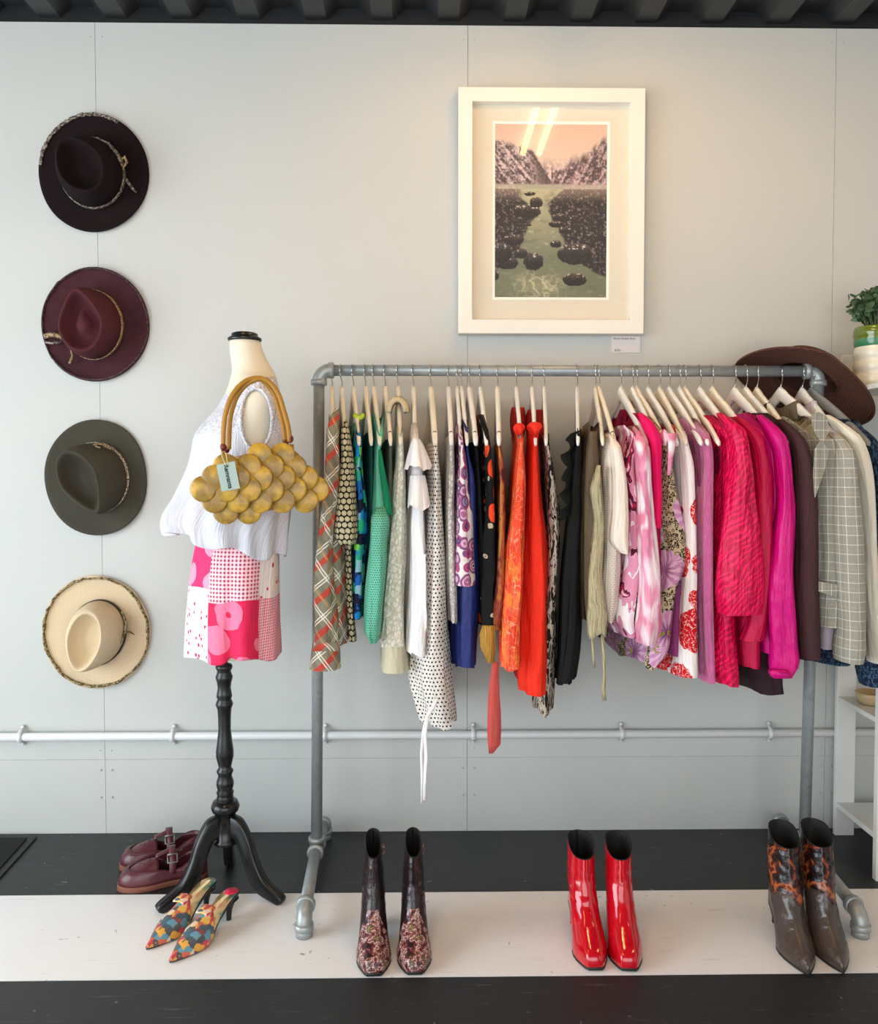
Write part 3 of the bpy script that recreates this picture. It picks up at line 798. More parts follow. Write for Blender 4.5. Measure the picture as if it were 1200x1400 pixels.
r = G(680, 'print_dress', 'sheer rust print dress with a mustard fringe and long coral tail', 'dress', 'the rust print dress', m_rust,
  [(604,678,686),(651,680,692),(703,680,693),(760,679,692),(820,674,690),(863,664,684)], hmat=M_hw, clip=True, slim=1.15, parts=1, dy=.0, rag=.01)
strip([U(668,855,YFR-.002), U(666,868,YFR-.004), U(667,885,YFR-.004), U(671,906,YFR-.002)], [.018,.022,.021,.010], 'fringe', m_must, r, th=.004, twist=.3)
strip([U(677,905,YFR+.0), U(676,925,YFR-.002), U(675,950,YFR-.004), U(675.5,975,YFR-.004), U(675.5,1000,YFR-.004), U(675.5,1018,YFR-.004), U(671,1030,YFR-.004)], [.009,.012,.016,.019,.020,.018,.006], 'tail', m_coral, r, twist=.3)
m_or = cloth('orange_print_silk', None, fn=p_orange, wr=.6, rough=.55)
m_redk = cloth('red_orange_crepe', '#f0301a', wr=.45, rough=.75)
m_coll = cloth('brick_red_collar', '#a8231c', wr=.3)
def knot(px, py, y, rx, rz, mat, rt, name='neck_knot'):
    c = U(px, py, y); mb = MB(); rings = []
    for j in range(15):
        a = PI*j/14; q = max(.05, math.sin(a)**.6); zz = rz*math.cos(a)*(1.0 if a < PI/2 else 1.5)
        sq = 1.0 if a < PI/2 else lerp(1.0, .55, (a-PI/2)/(PI/2))
        rings.append([c+Vector((rx*q*sq*math.cos(t)*(1+.10*math.sin(6*t+a*3)), (.035*q*math.sin(t)+.02)*(1+.08*math.sin(5*t+a*4)), zz+.004*math.sin(3*t+a))) for t in [2*PI*i/28 for i in range(28)]])
    mb.loft(rings, True, True, True); mb.build(name, mat, rt)
def halter(px0, px1, pyt, pyb, y, mat, rt):
    """stand-up collar seen behind the shoulder bar : two leaf shaped lobes"""
    cx = (px0+px1)/2; w = (px1-px0)/2
    for s in (-1, 1):
        rings = []
        for k in range(13):
            v = k/12; py = lerp(pyt, pyb, v); ww = w*math.sin(PI*min(1, .18+.82*v)**.8*.92)**.7 if v < 1 else w*.3
            a = U(cx+s*w*.12, py, y-.05); b = U(cx+s*ww, py, y+.015*v); m = (a+b)/2+Vector((s*.003, -.010, 0))
            rings.append([a, m, b, b+Vector((0, .006, 0)), m+Vector((0, .006, 0)), a+Vector((0, .006, 0))])
        mb = MB(); mb.loft(rings, True, True, True); mb.build('collar_wing', mat, rt)
r = G(705.7, 'print_dress', 'orange and red brushstroke print dress with a tied neck', 'dress', 'the orange print dress', m_or,
  [(586,706,717),(600,708,718),(617,706.5,718.5),(651,703,721),(694,701,720),(720,699,719),(751,694.5,718.5),(803,691,718),(846,686,717),(897,682.5,716),(920,681,716)], parts=1, dy=-.035, slim=.9, lobes=2, fold=.009, tip=712)
knot(710.5, 585, YFR-.02, .0155, .0105, m_redk, r); halter(697, 719, 557, 610, YR-.02, m_coll, r)
r = G(727, 'red_dress', 'bright red-orange sleeveless dress hanging right of the orange print', 'dress', 'the red-orange dress', m_redk,
  [(584,724,742),(600,725,738),(634,723,739),(686,721,742.5),(734,719,748),(803,716,752),(854,713,753),(906,709,753),(935,706,753),(951,707,753)], parts=1, dy=-.005, slim=.9, fold=.010, hem=.03, tip=732)
knot(731.5, 584, YFR-.012, .0205, .012, m_redk, r); halter(718, 745, 560, 612, YR-.02, m_coll, r)
m_bw = cloth('black_white_abstract_print', None, fn=p_bw, wr=.5)
G(744, 'abstract_print_dress', 'black and beige abstract print dress behind the red-orange dress', 'dress', 'the abstract print dress', m_bw,
  [(592,740,753),(626,745,757),(651,746,761),(694,748,768),(734,748.5,768),(803,748,762),(880,738,761),(930,731,760),(981,731,758)], slim=.9, dy=.02, lobes=3)
m_blk2 = cloth('black_jersey', '#121312', wr=.4)
r = G(789, 'black_blouse', 'long black blouse with a ruffled edge to the left of the taupe blouse', 'blouse', 'the long black ruffled blouse', m_blk2,
  [(584,788,796),(610,783,797),(650,779,797),(700,777,796),(760,773,794),(850,768,793),(900,764,790),(937,759,784)], slim=.9, parts=1, fold=.009, rag=.006)
rings = []
for k in range(49):
    t = k/48; py = lerp(588, 705, t); px = ctab([(0,789),(.15,783),(.35,778.5),(.47,782),(.55,778),(.75,777),(.85,779),(1,776)], t)
    a = U(px, py, YFR-.004); w = .017+.010*math.sin(t*9*PI)
    rings.append([(a.x+.012, a.y+.03, a.z), (a.x+.004-w*.3, a.y+.014+.006*math.sin(t*30), a.z-.004), (a.x-w, a.y+.006*math.sin(t*30+1), a.z-.010-.004*math.sin(t*40))])
mb = MB(); mb.loft(rings, False); mb.build('ruffle', m_blk2, r, solid=.002)
m_taupe = cloth('taupe_chiffon', None, fn=p_vel('#5a4a36', '#6e5c46'), wr=.5, rough=.8)
m_fur = cloth('ecru_gauze', None, fn=p_vel('#a89a74', '#cfc19c'), wr=1.0, wk=(40,6,1))
r = G(814, 'taupe_blouse', 'sheer taupe blouse with a gauzy ecru front and hanging ties', 'blouse', 'the taupe blouse', m_taupe,
  [(575,806,822),(600,799,821),(651,794,824),(700,793,825),(756,793,826),(811,794,826),(850,797,829)], hmat=M_hc, parts=1, dy=.005, slim=.9, fold=.009, tip=824)
def panel(levels, y, name, mat, rt, dep=.012, seed=0, fold=.004, rag=0.0, n=16):
    tab = ztab(levels, y); z1 = tab[-1][0]; z0 = tab[0][0]; rings = []
    for j in range(31):
        v = j/30; z = lerp(z1, z0, v); xl, xr = cint(tab, z); ring = []
        for i in range(n):
            ph = PI/2+2*PI*i/n; c, s = math.cos(ph), math.sin(ph)
            ring.append(((xl+xr)/2+(xr-xl)/2*sgnp(c, .7)+fold*noise.noise((c*3, s*2+seed, z*4)), y+dep*s+fold*noise.noise((c*4+5, seed, z*5)), z+(rag*noise.noise((c*9, s, seed)) if v > .8 else 0)))
        rings.append(ring)
    mb = MB(); mb.loft(rings, True, True, True, uv='z'); return mb.build(name, mat, rt)
panel([(636,817,820),(655,811,822),(672,807,823),(690,810,824),(720,812,825),(756,808,824),(790,805,823),(820,804,827),(845,802,830),(868,803,828)], YFR-.012, 'gauze_front', m_fur, r, .014, 2, .007, .02)
strip([U(810,868,YFR), U(810.5,890,YFR), U(812,913,YFR)], [.004,.0035,.003], 'hanging_tie', m_fur, r)
strip([U(823,866,YFR-.01), U(825,890,YFR-.01), U(826,920,YFR-.01), U(825,945,YFR-.01), U(826,958,YFR-.01)], [.004,.004,.004,.005,.006], 'hanging_tie', m_fur, r, twist=.5)
m_eye = cloth('cream_eyelet_cotton', None, fn=p_eyelet, wr=.35)
m_cream = cloth('cream_satin', '#ecdccb', wr=.35, rough=.55)
G(819, 'eyelet_top', 'cream eyelet top with a plain satin cap sleeve', 'top', 'the cream eyelet top', m_eye,
  [(592,834,842),(609,830,846),(634,827,848),(700,827,854),(756,826,852),(793,822,852),(830,822,848),(851,829,841)],
  sleeve=[(596,836,845),(609,835,849),(651,838.5,857),(703,838,860),(737,835,859),(748,840,859),(757,851,858)], hmat=M_hc, clip=True, smat=m_cream, sl=dict(sd=.03, fold=.003), dy=-.012)
m_art = cloth('pink_scribble_print', None, fn=p_pinkart, wr=.35)
m_sat = cloth('pink_white_satin', None, fn=p_satinpink, wr=.45, rough=.4)
m_magl = cloth('magenta_lining', '#8c123e', wr=.3)
r = G(849, 'satin_blouse', 'pale pink and white satin blouse with dark scribbles and one long sleeve', 'blouse', 'the pink and white satin blouse', m_art,
  [(580,858,880),(598,862,884),(634,850,874),(680,858,876),(720,857,878),(780,852,880),(830,842,876),(850,840,874),(872,852,874)],
  sleeve=[(588,869,886),(609,869,889),(634,871,891),(668,873,892),(700,873,894),(737,873,898),(793,876,904),(839,873,906),(858,872,905.5),(880,874,899)], smat=m_sat, dy=-.012, sl=dict(fold=.004), tip=884)
panel([(560,848,856),(575,842,860),(590,839,862),(600,838,862)], YR+.03, 'lining', m_magl, r, .008, 3, .003)
m_hot = cloth('hot_pink_knit', '#e50a5e', wr=.3, rough=.75)
m_dkr = cloth('dark_rose_knit', '#a80e42', wr=.3)
G(865, 'cardigan', 'hot pink fine-knit cardigan with a short plain sleeve', 'cardigan', 'the hot pink cardigan', m_dkr,
  [(562,876,886),(590,884,897),(620,889,903),(700,893,905),(800,895,906)],
  sleeve=[(563,874,886),(580,879,895),(600,888,904),(634,891,905),(686,893,905),(722,893,904)], smat=m_hot, sl=dict(sd=.04, fold=.002), tip=897)
m_leo = cloth('leopard_floral_print', None, fn=p_leopard, wr=.3)
G(870.6, 'leopard_floral_dress', 'mauve flower and leopard print dress hanging right of the hot pink cardigan', 'dress', 'the leopard floral dress', m_leo,
  [(567,888,899),(580,894,905),(600,904,917),(625,905,922),(651,905,929),(686,905,937),(719,904,947),(756,903,951),(775,904,950),(811,901,932),(849,893,928),(895,881,922),(917,881,897)], hmat=M_hc, dy=.01, tip=910, lobes=2)
m_ptop = cloth('magenta_floral_satin', None, fn=p_satinpink, wr=.4, rough=.45)
m_pur = cloth('violet_print_viscose', None, fn=p_vel('#6a2468', '#b0527e'), wr=.4)
r = G(886, 'halter_top', 'violet halter top with a knotted pink satin strap and bare hanger end', 'top', 'the violet halter top', m_pur,
  [(605,910,919),(640,914,922),(700,918,932),(800,920,936),(897,920,934)], dy=.035, tip=926, parts=1)
knot(909, 596, YFR-.005, .014, .016, m_ptop, r, 'strap_knot'); strip([U(918,592,YFR-.02), U(918,606,YFR-.022), U(916,630,YFR-.02), U(914,650,YFR-.015)], [.014,.010,.006,.004], 'strap', m_ptop, r, th=.004)
m_red = cloth('red_floral_crepe', None, fn=p_redfloral, wr=.35)
G(902, 'red_floral_dress', 'white dress with large red flowers hanging left of the mauve tops', 'dress', 'the red floral dress', m_red,
  [(579,926,941),(603,930,946),(634,933,956),(660,936,957),(686,937,957.5),(719,938,958),(755,938,958),(793,936,959.5),(820,933,960),(867,931,961),(900,930,962),(929,929,962.5)], hmat=M_hc, dy=-.012, tip=938)
m_mauve = cloth('mauve_lace', None, fn=p_vel('#7a2a5a', '#bd7a9a'), wr=.6)
G(915, 'mauve_top', 'narrow mauve lace top between the red floral dress and pink velvet dress', 'top', 'the mauve lace top', m_mauve,
  [(594,950,962),(617,955,966),(668,957,967),(740,957,967),(850,957,967),(917,958,967)], dy=.01, tip=959)
m_pvel = cloth('pink_crushed_velvet', None, fn=p_vel('#a02868', '#de7fb0'), wr=.6, sheen=.6)
G(929, 'velvet_dress', 'dusty pink crushed velvet dress in a long narrow column', 'dress', 'the pink velvet dress', m_pvel,
  [(569,944,964),(593,953,977),(612,960,981),(632,963,981),(675,960,981),(743,959.5,981),(830,960.5,982),(900,963,984),(934,965,984.5)], hmat=M_hw, dy=-.008, tip=968)
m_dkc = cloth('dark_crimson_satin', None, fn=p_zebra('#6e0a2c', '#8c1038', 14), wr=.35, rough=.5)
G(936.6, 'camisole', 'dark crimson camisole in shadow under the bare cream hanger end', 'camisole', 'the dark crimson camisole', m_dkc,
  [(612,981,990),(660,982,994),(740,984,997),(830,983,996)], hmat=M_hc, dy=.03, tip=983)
m_zeb = cloth('hot_pink_animal_satin', None, fn=p_zebra('#c3063f', '#f4145e', 17), wr=.6, rough=.38)
G(957, 'animal_print_blouse', 'hot pink tone-on-tone animal print satin blouse with a wide sleeve', 'blouse', 'the hot pink animal print blouse', m_zeb,
  [(565,978,994),(600,990,1020),(650,990,1024),(720,986,1030),(800,983,1012),(862,983,1011),(917,983,1018),(940,990,1017)],
  sleeve=[(563,982,1000),(588,994,1018),(621,998,1024),(675,993,1031),(732,989,1039),(787,984,1042),(820,983,1042),(840,985,1038)], dy=-.01, sl=dict(fold=.008, sd=.05), hem=.02)
m_crim = cloth('crimson_silk', None, fn=p_vel('#b0083c', '#cc0c48'), wr=.4, rough=.5)
G(974, 'crimson_blouse', 'plain crimson silk blouse between the animal print and magenta blouses', 'blouse', 'the plain crimson blouse', m_crim,
  [(568,1003,1022),(600,1018,1044),(650,1024,1052),(720,1024,1054),(800,1018,1050),(873,1014,1046),(914,1018,1044)],
  sleeve=[(568,1007,1024),(590,1018,1040),(610,1027,1048),(653,1031,1055),(720,1032,1056),(800,1030,1052),(852,1022,1048),(875,1012,1046)], hmat=M_hc, sl=dict(fold=.005), dy=.006)
m_mag = cloth('magenta_satin', None, fn=p_vel('#c20a70', '#d40c7c'), wr=.4, rough=.36)
r = G(1004.6, 'magenta_blouse', 'magenta satin blouse with a full sleeve gathered at the cuff', 'blouse', 'the magenta satin blouse', m_mag,
  [(560,1025,1050),(580,1032,1062),(600,1040,1072),(650,1050,1078),(720,1050,1078),(850,1050,1076),(895,1052,1076)],
  sleeve=[(566,1036,1058),(593,1050,1074),(621,1061,1081),(675,1063,1087),(743,1057,1088),(808,1052,1090),(860,1054,1090),(884,1055,1091),(906,1054,1095),(916,1055,1090),(922,1058,1084)], dy=-.012, sl=dict(fold=.006))
strip([U(1064,916,YFR-.05), U(1066,921,YFR-.051), U(1068,926,YFR-.05)], [.024,.028,.026], 'cuff', m_mag, r, th=.012)
m_bkn = cloth('dark_brown_knit', None, fn=p_tweed('#2a1a1c', '#38242a', '#120c0e'), wr=.4)
G(1020, 'brown_cardigan', 'long dark brown knit cardigan showing its hem below the magenta blouse', 'cardigan', 'the long brown cardigan', m_bkn,
  [(572,1052,1070),(600,1060,1086),(700,1056,1092),(800,1050,1092),(880,1030,1090),(925,1024,1086),(951,1040,1084)], dy=.03, hem=.05, tip=1076)
m_btw = cloth('brown_tweed', None, fn=p_tweed('#3c2426', '#4c3032', '#1e1214'), wr=.4)
G(1035, 'tweed_jacket', 'dark brown tweed jacket hanging between the magenta blouse and checked blazer', 'jacket', 'the brown tweed jacket', m_btw,
  [(562,1046,1068),(590,1064,1092),(610,1076,1105),(642,1082,1112),(700,1086,1116),(765,1087,1119),(852,1088,1119),(897,1092,1119)],
  sleeve=[(572,1066,1086),(590,1074,1096),(612,1084,1106),(642,1089,1113),(700,1090,1118),(765,1089.5,1120),(852,1089.5,1121),(900,1093,1120)], hmat=M_hc, sl=dict(sd=.05, fold=.002), collar=(m_btw, -.10, -.055, .02))

# checked blazer with lapel, flap pocket and sleeve
m_chk = cloth('grey_check_wool', None, fn=p_check, wr=.3)
m_chki = cloth('olive_brown_wool', None, fn=p_tweed('#5e5443', '#6c614e', '#443c30'), wr=.3)
r = G(1067.4, 'checked_blazer', 'pale grey windowpane-check blazer with a lapel and flap pocket', 'blazer', 'the grey checked blazer', m_chk,
  [(566,1100,1134),(590,1112,1154),(612,1118,1162),(653,1120,1166),(720,1120,1166),(765,1120,1168),(859,1121,1160)],
  sleeve=[(590,1140,1160),(604,1146,1166),(625,1147,1170),(675,1145,1175),(743,1145,1181),(808,1148,1183),(860,1151,1183),(890,1148,1184),(905,1150,1180)], hmat=M_hw, dy=-.03, sl=dict(sd=.055, fold=.0015), fold=.003, tip=1140, bk=.3, collar=(m_chki, -.10, -.05, .026))
def flat_part(pxs, y, name, mat, rt, th=.004, yslope=0.0):
    """flat cloth piece with an outline; thick and lying against the garment"""
    a = [U(px, py, y+(yslope*(px-pxs[0][0]))) for px, py in pxs]
    mb = MB(); mb.loft([a, [p+Vector((0, th, 0)) for p in a]], True, True, True, smooth=False)
    # metric uv for the two caps
    for k, f in enumerate(mb.f):
        mb.uv[k] = [(mb.v[i].x, -mb.v[i].z) for i in f]
    return mb.build(name, mat, rt, bevel=.001)
yl = YR-.246
flat_part([(1110,566),(1120,563),(1131,570),(1134,590),(1124,607),(1117,596),(1111,582)], yl, 'collar_leaf', m_chk, r, .006, .0004)
flat_part([(1121,603),(1134,613),(1129,637),(1121,662),(1113,684),(1112,650),(1114,615)], yl-.004, 'lapel', m_chk, r, .006, .0004)
flat_part([(1119,795),(1146,799),(1145,817),(1119,809)], yl, 'pocket_flap', m_chk, r, .005)
m_lil = cloth('lilac_cotton', '#b9adb8', wr=.3); m_crm = cloth('cream_wool', '#e2d9c6', wr=.3)
r = G(1097, 'shirt', 'lilac and cream shirt tucked behind the checked blazer at the right end', 'shirt', 'the lilac and cream shirt', m_lil,
  [(566,1118,1136),(600,1132,1168),(650,1134,1180),(720,1124,1176),(800,1122,1172),(860,1119,1160),(888,1120,1152)],
  sleeve=[(566,1132,1150),(585,1146,1168),(604,1158,1182),(640,1172,1193),(700,1179,1198),(800,1183,1201),(870,1190,1208),(906,1192,1214)], smat=m_crm, dy=.0, tip=1150, sl=dict(fold=.002), collar=(m_lil, -.09, -.05, .024))
m_nv = cloth('navy_pattern_knit', None, fn=p_navy, wr=.5)
G(1110, 'navy_jacket', 'dark navy patterned jacket last on the rail at the right', 'jacket', 'the navy patterned jacket', m_nv,
  [(572,1160,1178),(600,1170,1200),(650,1180,1206),(720,1172,1204),(800,1160,1200),(880,1126,1190),(911,1130,1176)],
  sleeve=[(578,1168,1186),(600,1182,1202),(640,1192,1210),(700,1192,1212),(800,1186,1208),(870,1180,1206),(915,1178,1206),(938,1183,1205)], hmat=M_hgr, dy=.04, tip=1188, sl=dict(fold=.003))
# ------------------------------------------------------------------ hats hung flat on the wall
def m_felt(name, c, k=.2, bs=300):
    return plain(name, c, .9, k, 25, .25, bs, .001, Specular_IOR_Level=.12)
def hat(px, py, rx, rz, name, label, felt, brim, crown_h, tear, base, band, bandw=.016, edge=None, extras=None, curl=.012, sharp=.30, straw=False, brimf=None, bmat=None):
    """px,py brim centre; rx,rz brim half sizes in photo px; tear: (angle of the pointed end, half length px, half width px, cx, cy of the top seen px)"""
    c = U(px, py, -.008); k = 1/421.0
    rt = thing(name, label, 'hat', (c.x, 0, c.z-rz*k))
    W, H = rx*k*.99, rz*k*.99
    n = 72
    rin = base[0]*k, base[1]*k     # crown base oval half sizes
    bang = base[2]
    bx, bz = c.x+base[3]*k, c.z-base[4]*k
    yb = lambda f, a: -.0045 - curl*(f**3)*(.6+.4*math.cos(2*(a-bang))) - .002*math.sin(a*5)*f
    def basep(a, s=1.0):
        ca, sa = math.cos(a-bang), math.sin(a-bang)
        x, z = rin[0]*s*ca, rin[1]*s*sa
        return Vector((bx+x*math.cos(bang)-z*math.sin(bang), 0, bz+x*math.sin(bang)+z*math.cos(bang)))
    def outer(a):
        f = brimf(a) if brimf else 1.0
        return Vector((c.x+W*f*math.cos(a), 0, c.z+H*f*math.sin(a)))
    mb = MB(); top, bot = [], []
    for j in range(9):
        f = j/8; row = []
        for i in range(n):
            a = 2*PI*i/n; p = basep(a, .96).lerp(outer(a), f); p.y = yb(f, a); row.append(p)
        top.append(row)
    under = [[p+Vector((0, .004, 0)) for p in r] for r in top[::-1]]
    mb.loft(top+under, True); mb.build('brim', bmat or felt, rt)
    # crown: oval base, leaning sides, teardrop ridge, pinched hollow
    ang, hl, hw, tx, ty = tear
    h = crown_h
    def ridge(a, s=1.0):
        # teardrop around (tx,ty): pointed towards ang. returned true position at height h
        b = a-ang; r = 1.0
        pt = max(0.0, math.cos(b))**3
        x = hl*(math.cos(b)*(1.0+.6*sharp*pt)); z = hw*math.sin(b)*(1.0-sharp*max(0, math.cos(b)))
        X = x*math.cos(ang)-z*math.sin(ang); Z = x*math.sin(ang)+z*math.cos(ang)
        return U(tx+X*s, ty-Z*s, -.01-h)
    rows = []
    for j in range(16):
        v = j/15; row = []
        for i in range(n):
            a = 2*PI*i/n; p0 = basep(a); p1 = ridge(a)
            t = v**1.0; q = p0.lerp(p1, t)
            bul = math.sin(PI*v)*.006; d = (q-Vector((bx, q.y, bz))); d.y = 0
            if d.length > 1e-5: q = q+d.normalized()*bul
            q.y = -.010-h*(1-(1-v)**1.25)+ .006*math.cos(a-ang)*v
            row.append(q)
        rows.append(row)
    for (s, dh) in ((.965, .004), (.92, .0035), (.86, -.006), (.74, -.026), (.56, -.044), (.36, -.046 if straw != 'dome' else -.026), (.18, -.042 if straw != 'dome' else -.012), (.05, -.041 if straw != 'dome' else -.009)):
        row = []
        for i in range(n):
            a = 2*PI*i/n; q = ridge(a, s); q.y = -.010-h-dh+ .006*math.cos(a-ang)*s; row.append(q)
        rows.append(row)
    mb = MB(); mb.loft(rows, True, False, True); mb.build('crown', felt, rt)
    # band round the foot of the crown
    rr = []
    bh = bandw/h
    for v, o in ((.01, .0012), (.02, .0035), (bh, .0035), (bh+.02, .001)):
        row = []
        for i in range(n):
            a = 2*PI*i/n; p0 = basep(a); p1 = ridge(a); q = p0.lerp(p1, v); d = (q-Vector((bx, q.y, bz))); d.y = 0
            q = q+d.normalized()*(o+math.sin(PI*v)*.006); q.y = -.010-h*(1-(1-v)**1.25); row.append(q)
        rr.append(row)
    mb = MB(); mb.loft(rr, True); mb.build('hat_band', band, rt)
    if edge:
        a0, a1, m, rad = edge; path = []
        for i in range(61):
            a = lerp(a0, a1, i/60); p = outer(a); p.y = yb(1, a)-.001
            inw = Vector((c.x, p.y, c.z))-p; p += inw.normalized()*rad*.8
            path.append(p+Vector((random.uniform(-1, 1)*rad*.3, 0, random.uniform(-1, 1)*rad*.3)))
        mb = MB(); mb.tube(path, [rad*random.uniform(.75, 1.25) for _ in path], 8, flat=.5); mb.build('brim_edging', m, rt)
    if extras: extras(rt, c, k)
    return rt
m_f1 = m_felt('dark_plum_felt', '#1c1213'); m_f2 = m_felt('maroon_felt', '#50282e', .25); m_f2b = m_felt('maroon_woven_straw', '#44262b', .35, 220)
m_f3 = m_felt('olive_grey_felt', '#464339', .12)
def m_strawf():
    t = NT('cream_parasisal_straw'); v = t.uv(1, src='Object')
    x, y, z = t.xyz(t.warp(v, 20, .01)); wv = t.ma('SINE', t.ma('MULTIPLY', t.ma('ADD', x, z), 600)); w2 = t.ma('SINE', t.ma('MULTIPLY', t.ma('SUBTRACT', x, z), 600))
    c = t.mix(t.step(t.ma('MULTIPLY', wv, w2), -.9, .9), '#cbb18e', '#dcc6a4'); t.bump(t.ma('MULTIPLY', wv, w2), .3, .001)
    return t.done(c, .8)
m_st = m_strawf(); m_fawn = m_felt('beige_felt', '#d9c4a2', .06)
def m_trim(name, a, b, s=160):
    t = NT(name); v = t.uv(1, src='Object'); c = t.mix(t.step(t.noise(v, s, 2), .42, .58), a, b); t.bump(t.noise(v, s, 2), .5, .002); return t.done(c, .85)
m_tw = m_trim('speckled_braid', '#3a302b', '#9a8d80'); m_tgold = m_trim('gold_flecked_braid', '#5a4630', '#b79d72', 220); m_fray = m_trim('frayed_dark_fringe', '#2a181b', '#5c4246', 200)
m_moss = m_trim('mossy_fringe', '#4e4526', '#a8936a', 130); m_olv = plain('dark_olive_ribbon', '#35362a', .8)
m_beads = m_trim('beaded_cord', '#4a4038', '#cfc4ae', 240); m_lea = plain('dark_leather_band', '#3c2a22', .6)
def ribbon(rt, pts, w, mat, name, y=-.03, th=.002):
    P = [U(px, py, yy if len(q) else y) for px, py, *q in pts for yy in [q[0] if q else y]]
    mb = MB(); rings = []
    for i, p in enumerate(P):
        d = (P[min(i+1, len(P)-1)]-P[max(i-1, 0)]); d.y = 0; d.normalize(); nn = Vector((-d.z, 0, d.x)); ww = w[i] if isinstance(w, (list, tuple)) else w
        rings.append([p-nn*ww, p-Vector((0, th, 0)), p+nn*ww, p+Vector((0, th, 0))])
    mb.loft(rings, True, True, True); mb.build(name, mat, rt)
def ex1(rt, c, k):
    ribbon(rt, [(132,188,-.085),(148,196,-.075),(158,208,-.06),(165,222,-.05)], [.002,.004,.005,.004], m_tw, 'band_tail')
    ribbon(rt, [(166,218,-.05),(170,214,-.052),(173,222,-.05),(169,229,-.05),(165,222,-.05)], .005, m_tgold, 'bow')
    ribbon(rt, [(168,238,-.035),(174,248,-.030),(180,256,-.026),(186,263,-.024)], [.003,.005,.005,.002], m_tw, 'feather')
hat(128, 237, 74, 79, 'felt_hat', 'dark plum felt hat at the top of the wall column with a speckled half edging', m_f1, None, .105,
    (math.radians(125), 42, 31, 109, 225), (46, 42, math.radians(100), 0, 1), m_tw, .014, edge=(math.radians(62), math.radians(172), m_tw, .0058), extras=ex1, sharp=.12)
def ex2(rt, c, k):
    ribbon(rt, [(60,460,-.022),(70,457,-.024),(80,459,-.026),(88,464,-.03)], [.008,.009,.008,.005], m_tgold, 'frayed_bow')
    ribbon(rt, [(62,468,-.022),(72,469,-.024),(84,467,-.028)], [.003,.005,.004], m_tw, 'frayed_bow')
    ribbon(rt, [(97,478,-.03),(99,487,-.026),(95,497,-.024)], [.004,.0035,.005], m_tgold, 'tassel')
hat(130, 444, 73, 77, 'felt_hat', 'maroon hat second from the top with a frayed rim and domed crown hollow', m_f2, None, .10,
    (math.radians(100), 41, 31, 110, 441), (45, 38, math.radians(90), 0, 1), m_tgold, .013, edge=(0, 2*PI, m_fray, .0055), extras=ex2, straw='dome', bmat=m_f2b)
def ex3(rt, c, k):
    ribbon(rt, [(130,608,-.075),(136,606,-.07),(144,610,-.06),(157,616,-.045)], [.003,.004,.004,.003], m_tgold, 'cord_bow')
    ribbon(rt, [(128,607,-.078),(132,611,-.075),(137,612,-.07)], .003, m_tgold, 'cord_bow')
hat(133, 653, 72, 79, 'felt_hat', 'olive grey felt hat third from the top with a beaded band', m_f3, None, .105,
    (math.radians(-62), 44, 26, 108, 656), (46, 41, math.radians(100), 2, -1), m_beads, .008, extras=ex3,
    brimf=lambda a: 1.0 - .075*max(0, math.cos(a-math.radians(5)))**5)
def ex4(rt, c, k):
    ribbon(rt, [(166,836,-.05),(172,850,-.04),(170,866,-.04),(166,880,-.045)], [.004,.006,.006,.004], m_moss, 'feather_trim')
    ribbon(rt, [(170,866,-.03),(178,864,-.026),(184,868,-.024)], [.003,.003,.001], m_moss, 'feather_trim')
hat(132, 864, 74, 78, 'straw_hat', 'cream straw hat lowest on the wall with a mossy fringed brim', m_fawn, None, .105,
    (math.radians(-102), 42, 24, 115, 876), (44, 37, math.radians(75), 3, 0), m_olv, .010, edge=(0, 2*PI, m_moss, .0085), extras=ex4, sharp=.10, bmat=m_st)

# brown woven sun hat hooked over the right end of the rail
def m_raffia():
    t = NT('brown_woven_raffia'); v = t.uv(1, src='Object'); x, y, z = t.xyz(t.warp(v, 30, .01))
    w = t.ma('MULTIPLY', t.ma('SINE', t.ma('MULTIPLY', t.ma('ADD', x, z), 700)), t.ma('SINE', t.ma('MULTIPLY', t.ma('SUBTRACT', x, z), 700)))
    c = t.mix(t.step(w, -.5, .5), '#38201a', '#6a3e2a'); t.bump(w, .5, .002); return t.done(c, .8)
m_raf = m_raffia()
cB = U(1102, 519, -.15)
rt = thing('sun_hat', 'brown woven sun hat hooked over the right end of the rail', 'hat', (cB.x, -.15, U(1150, 590, -.15).z))
# the hat leans: its underside faces the room, the crown points up and back
ax = Vector((.42, .46, .78)).normalized(); e1 = Vector((.86, -.24, -.45)); e1 = (e1-ax*e1.dot(ax)).normalized(); e2 = ax.cross(e1)
if e2.y > 0: e2 = -e2
R1, R2 = .212, .150; n = 72
def brimp(a, f):
    ca, sa = math.cos(a), math.sin(a); fl = max(0, f-.44)/.56
    p = cB + e1*(R1*f*ca) + e2*(R2*(1-.30*max(0, ca))*f*sa)
    p += ax*(-.045*fl**1.5*max(0, ca) - .030*fl**1.6*max(0, -ca)**3 + .012*fl*math.sin(2*a+.4) - .012*fl)
    if p.y > -.006: p.y = -.006
    return p
mb = MB(); rows = []
for j in range(13):
    f = lerp(.44, 1, j/12); rows.append([brimp(2*PI*i/n, f) for i in range(n)])
rows += [[p+ax*.004 for p in r] for r in rows[::-1]]
for r_ in rows:
    for p in r_: p.y = min(p.y, -.004)
mb.loft(rows, True); mb.build('brim', m_raf, rt)
rows = []
for f, h in ((.46, -.004), (.45, .022), (.43, .050), (.40, .075), (.33, .088), (.2, .092), (.06, .088)):
    rows.append([cB+e1*(R1*f*math.cos(a))+e2*(R2*f*math.sin(a))*1.15+ax*(h+(.006*math.cos(2*a) if h > .07 else 0)) for a in [2*PI*i/n for i in range(n)]])
for r_ in rows:
    for p in r_: p.y = min(p.y, -.004)
mb = MB(); mb.loft(rows, True, False, True); mb.build('crown', m_raf, rt)
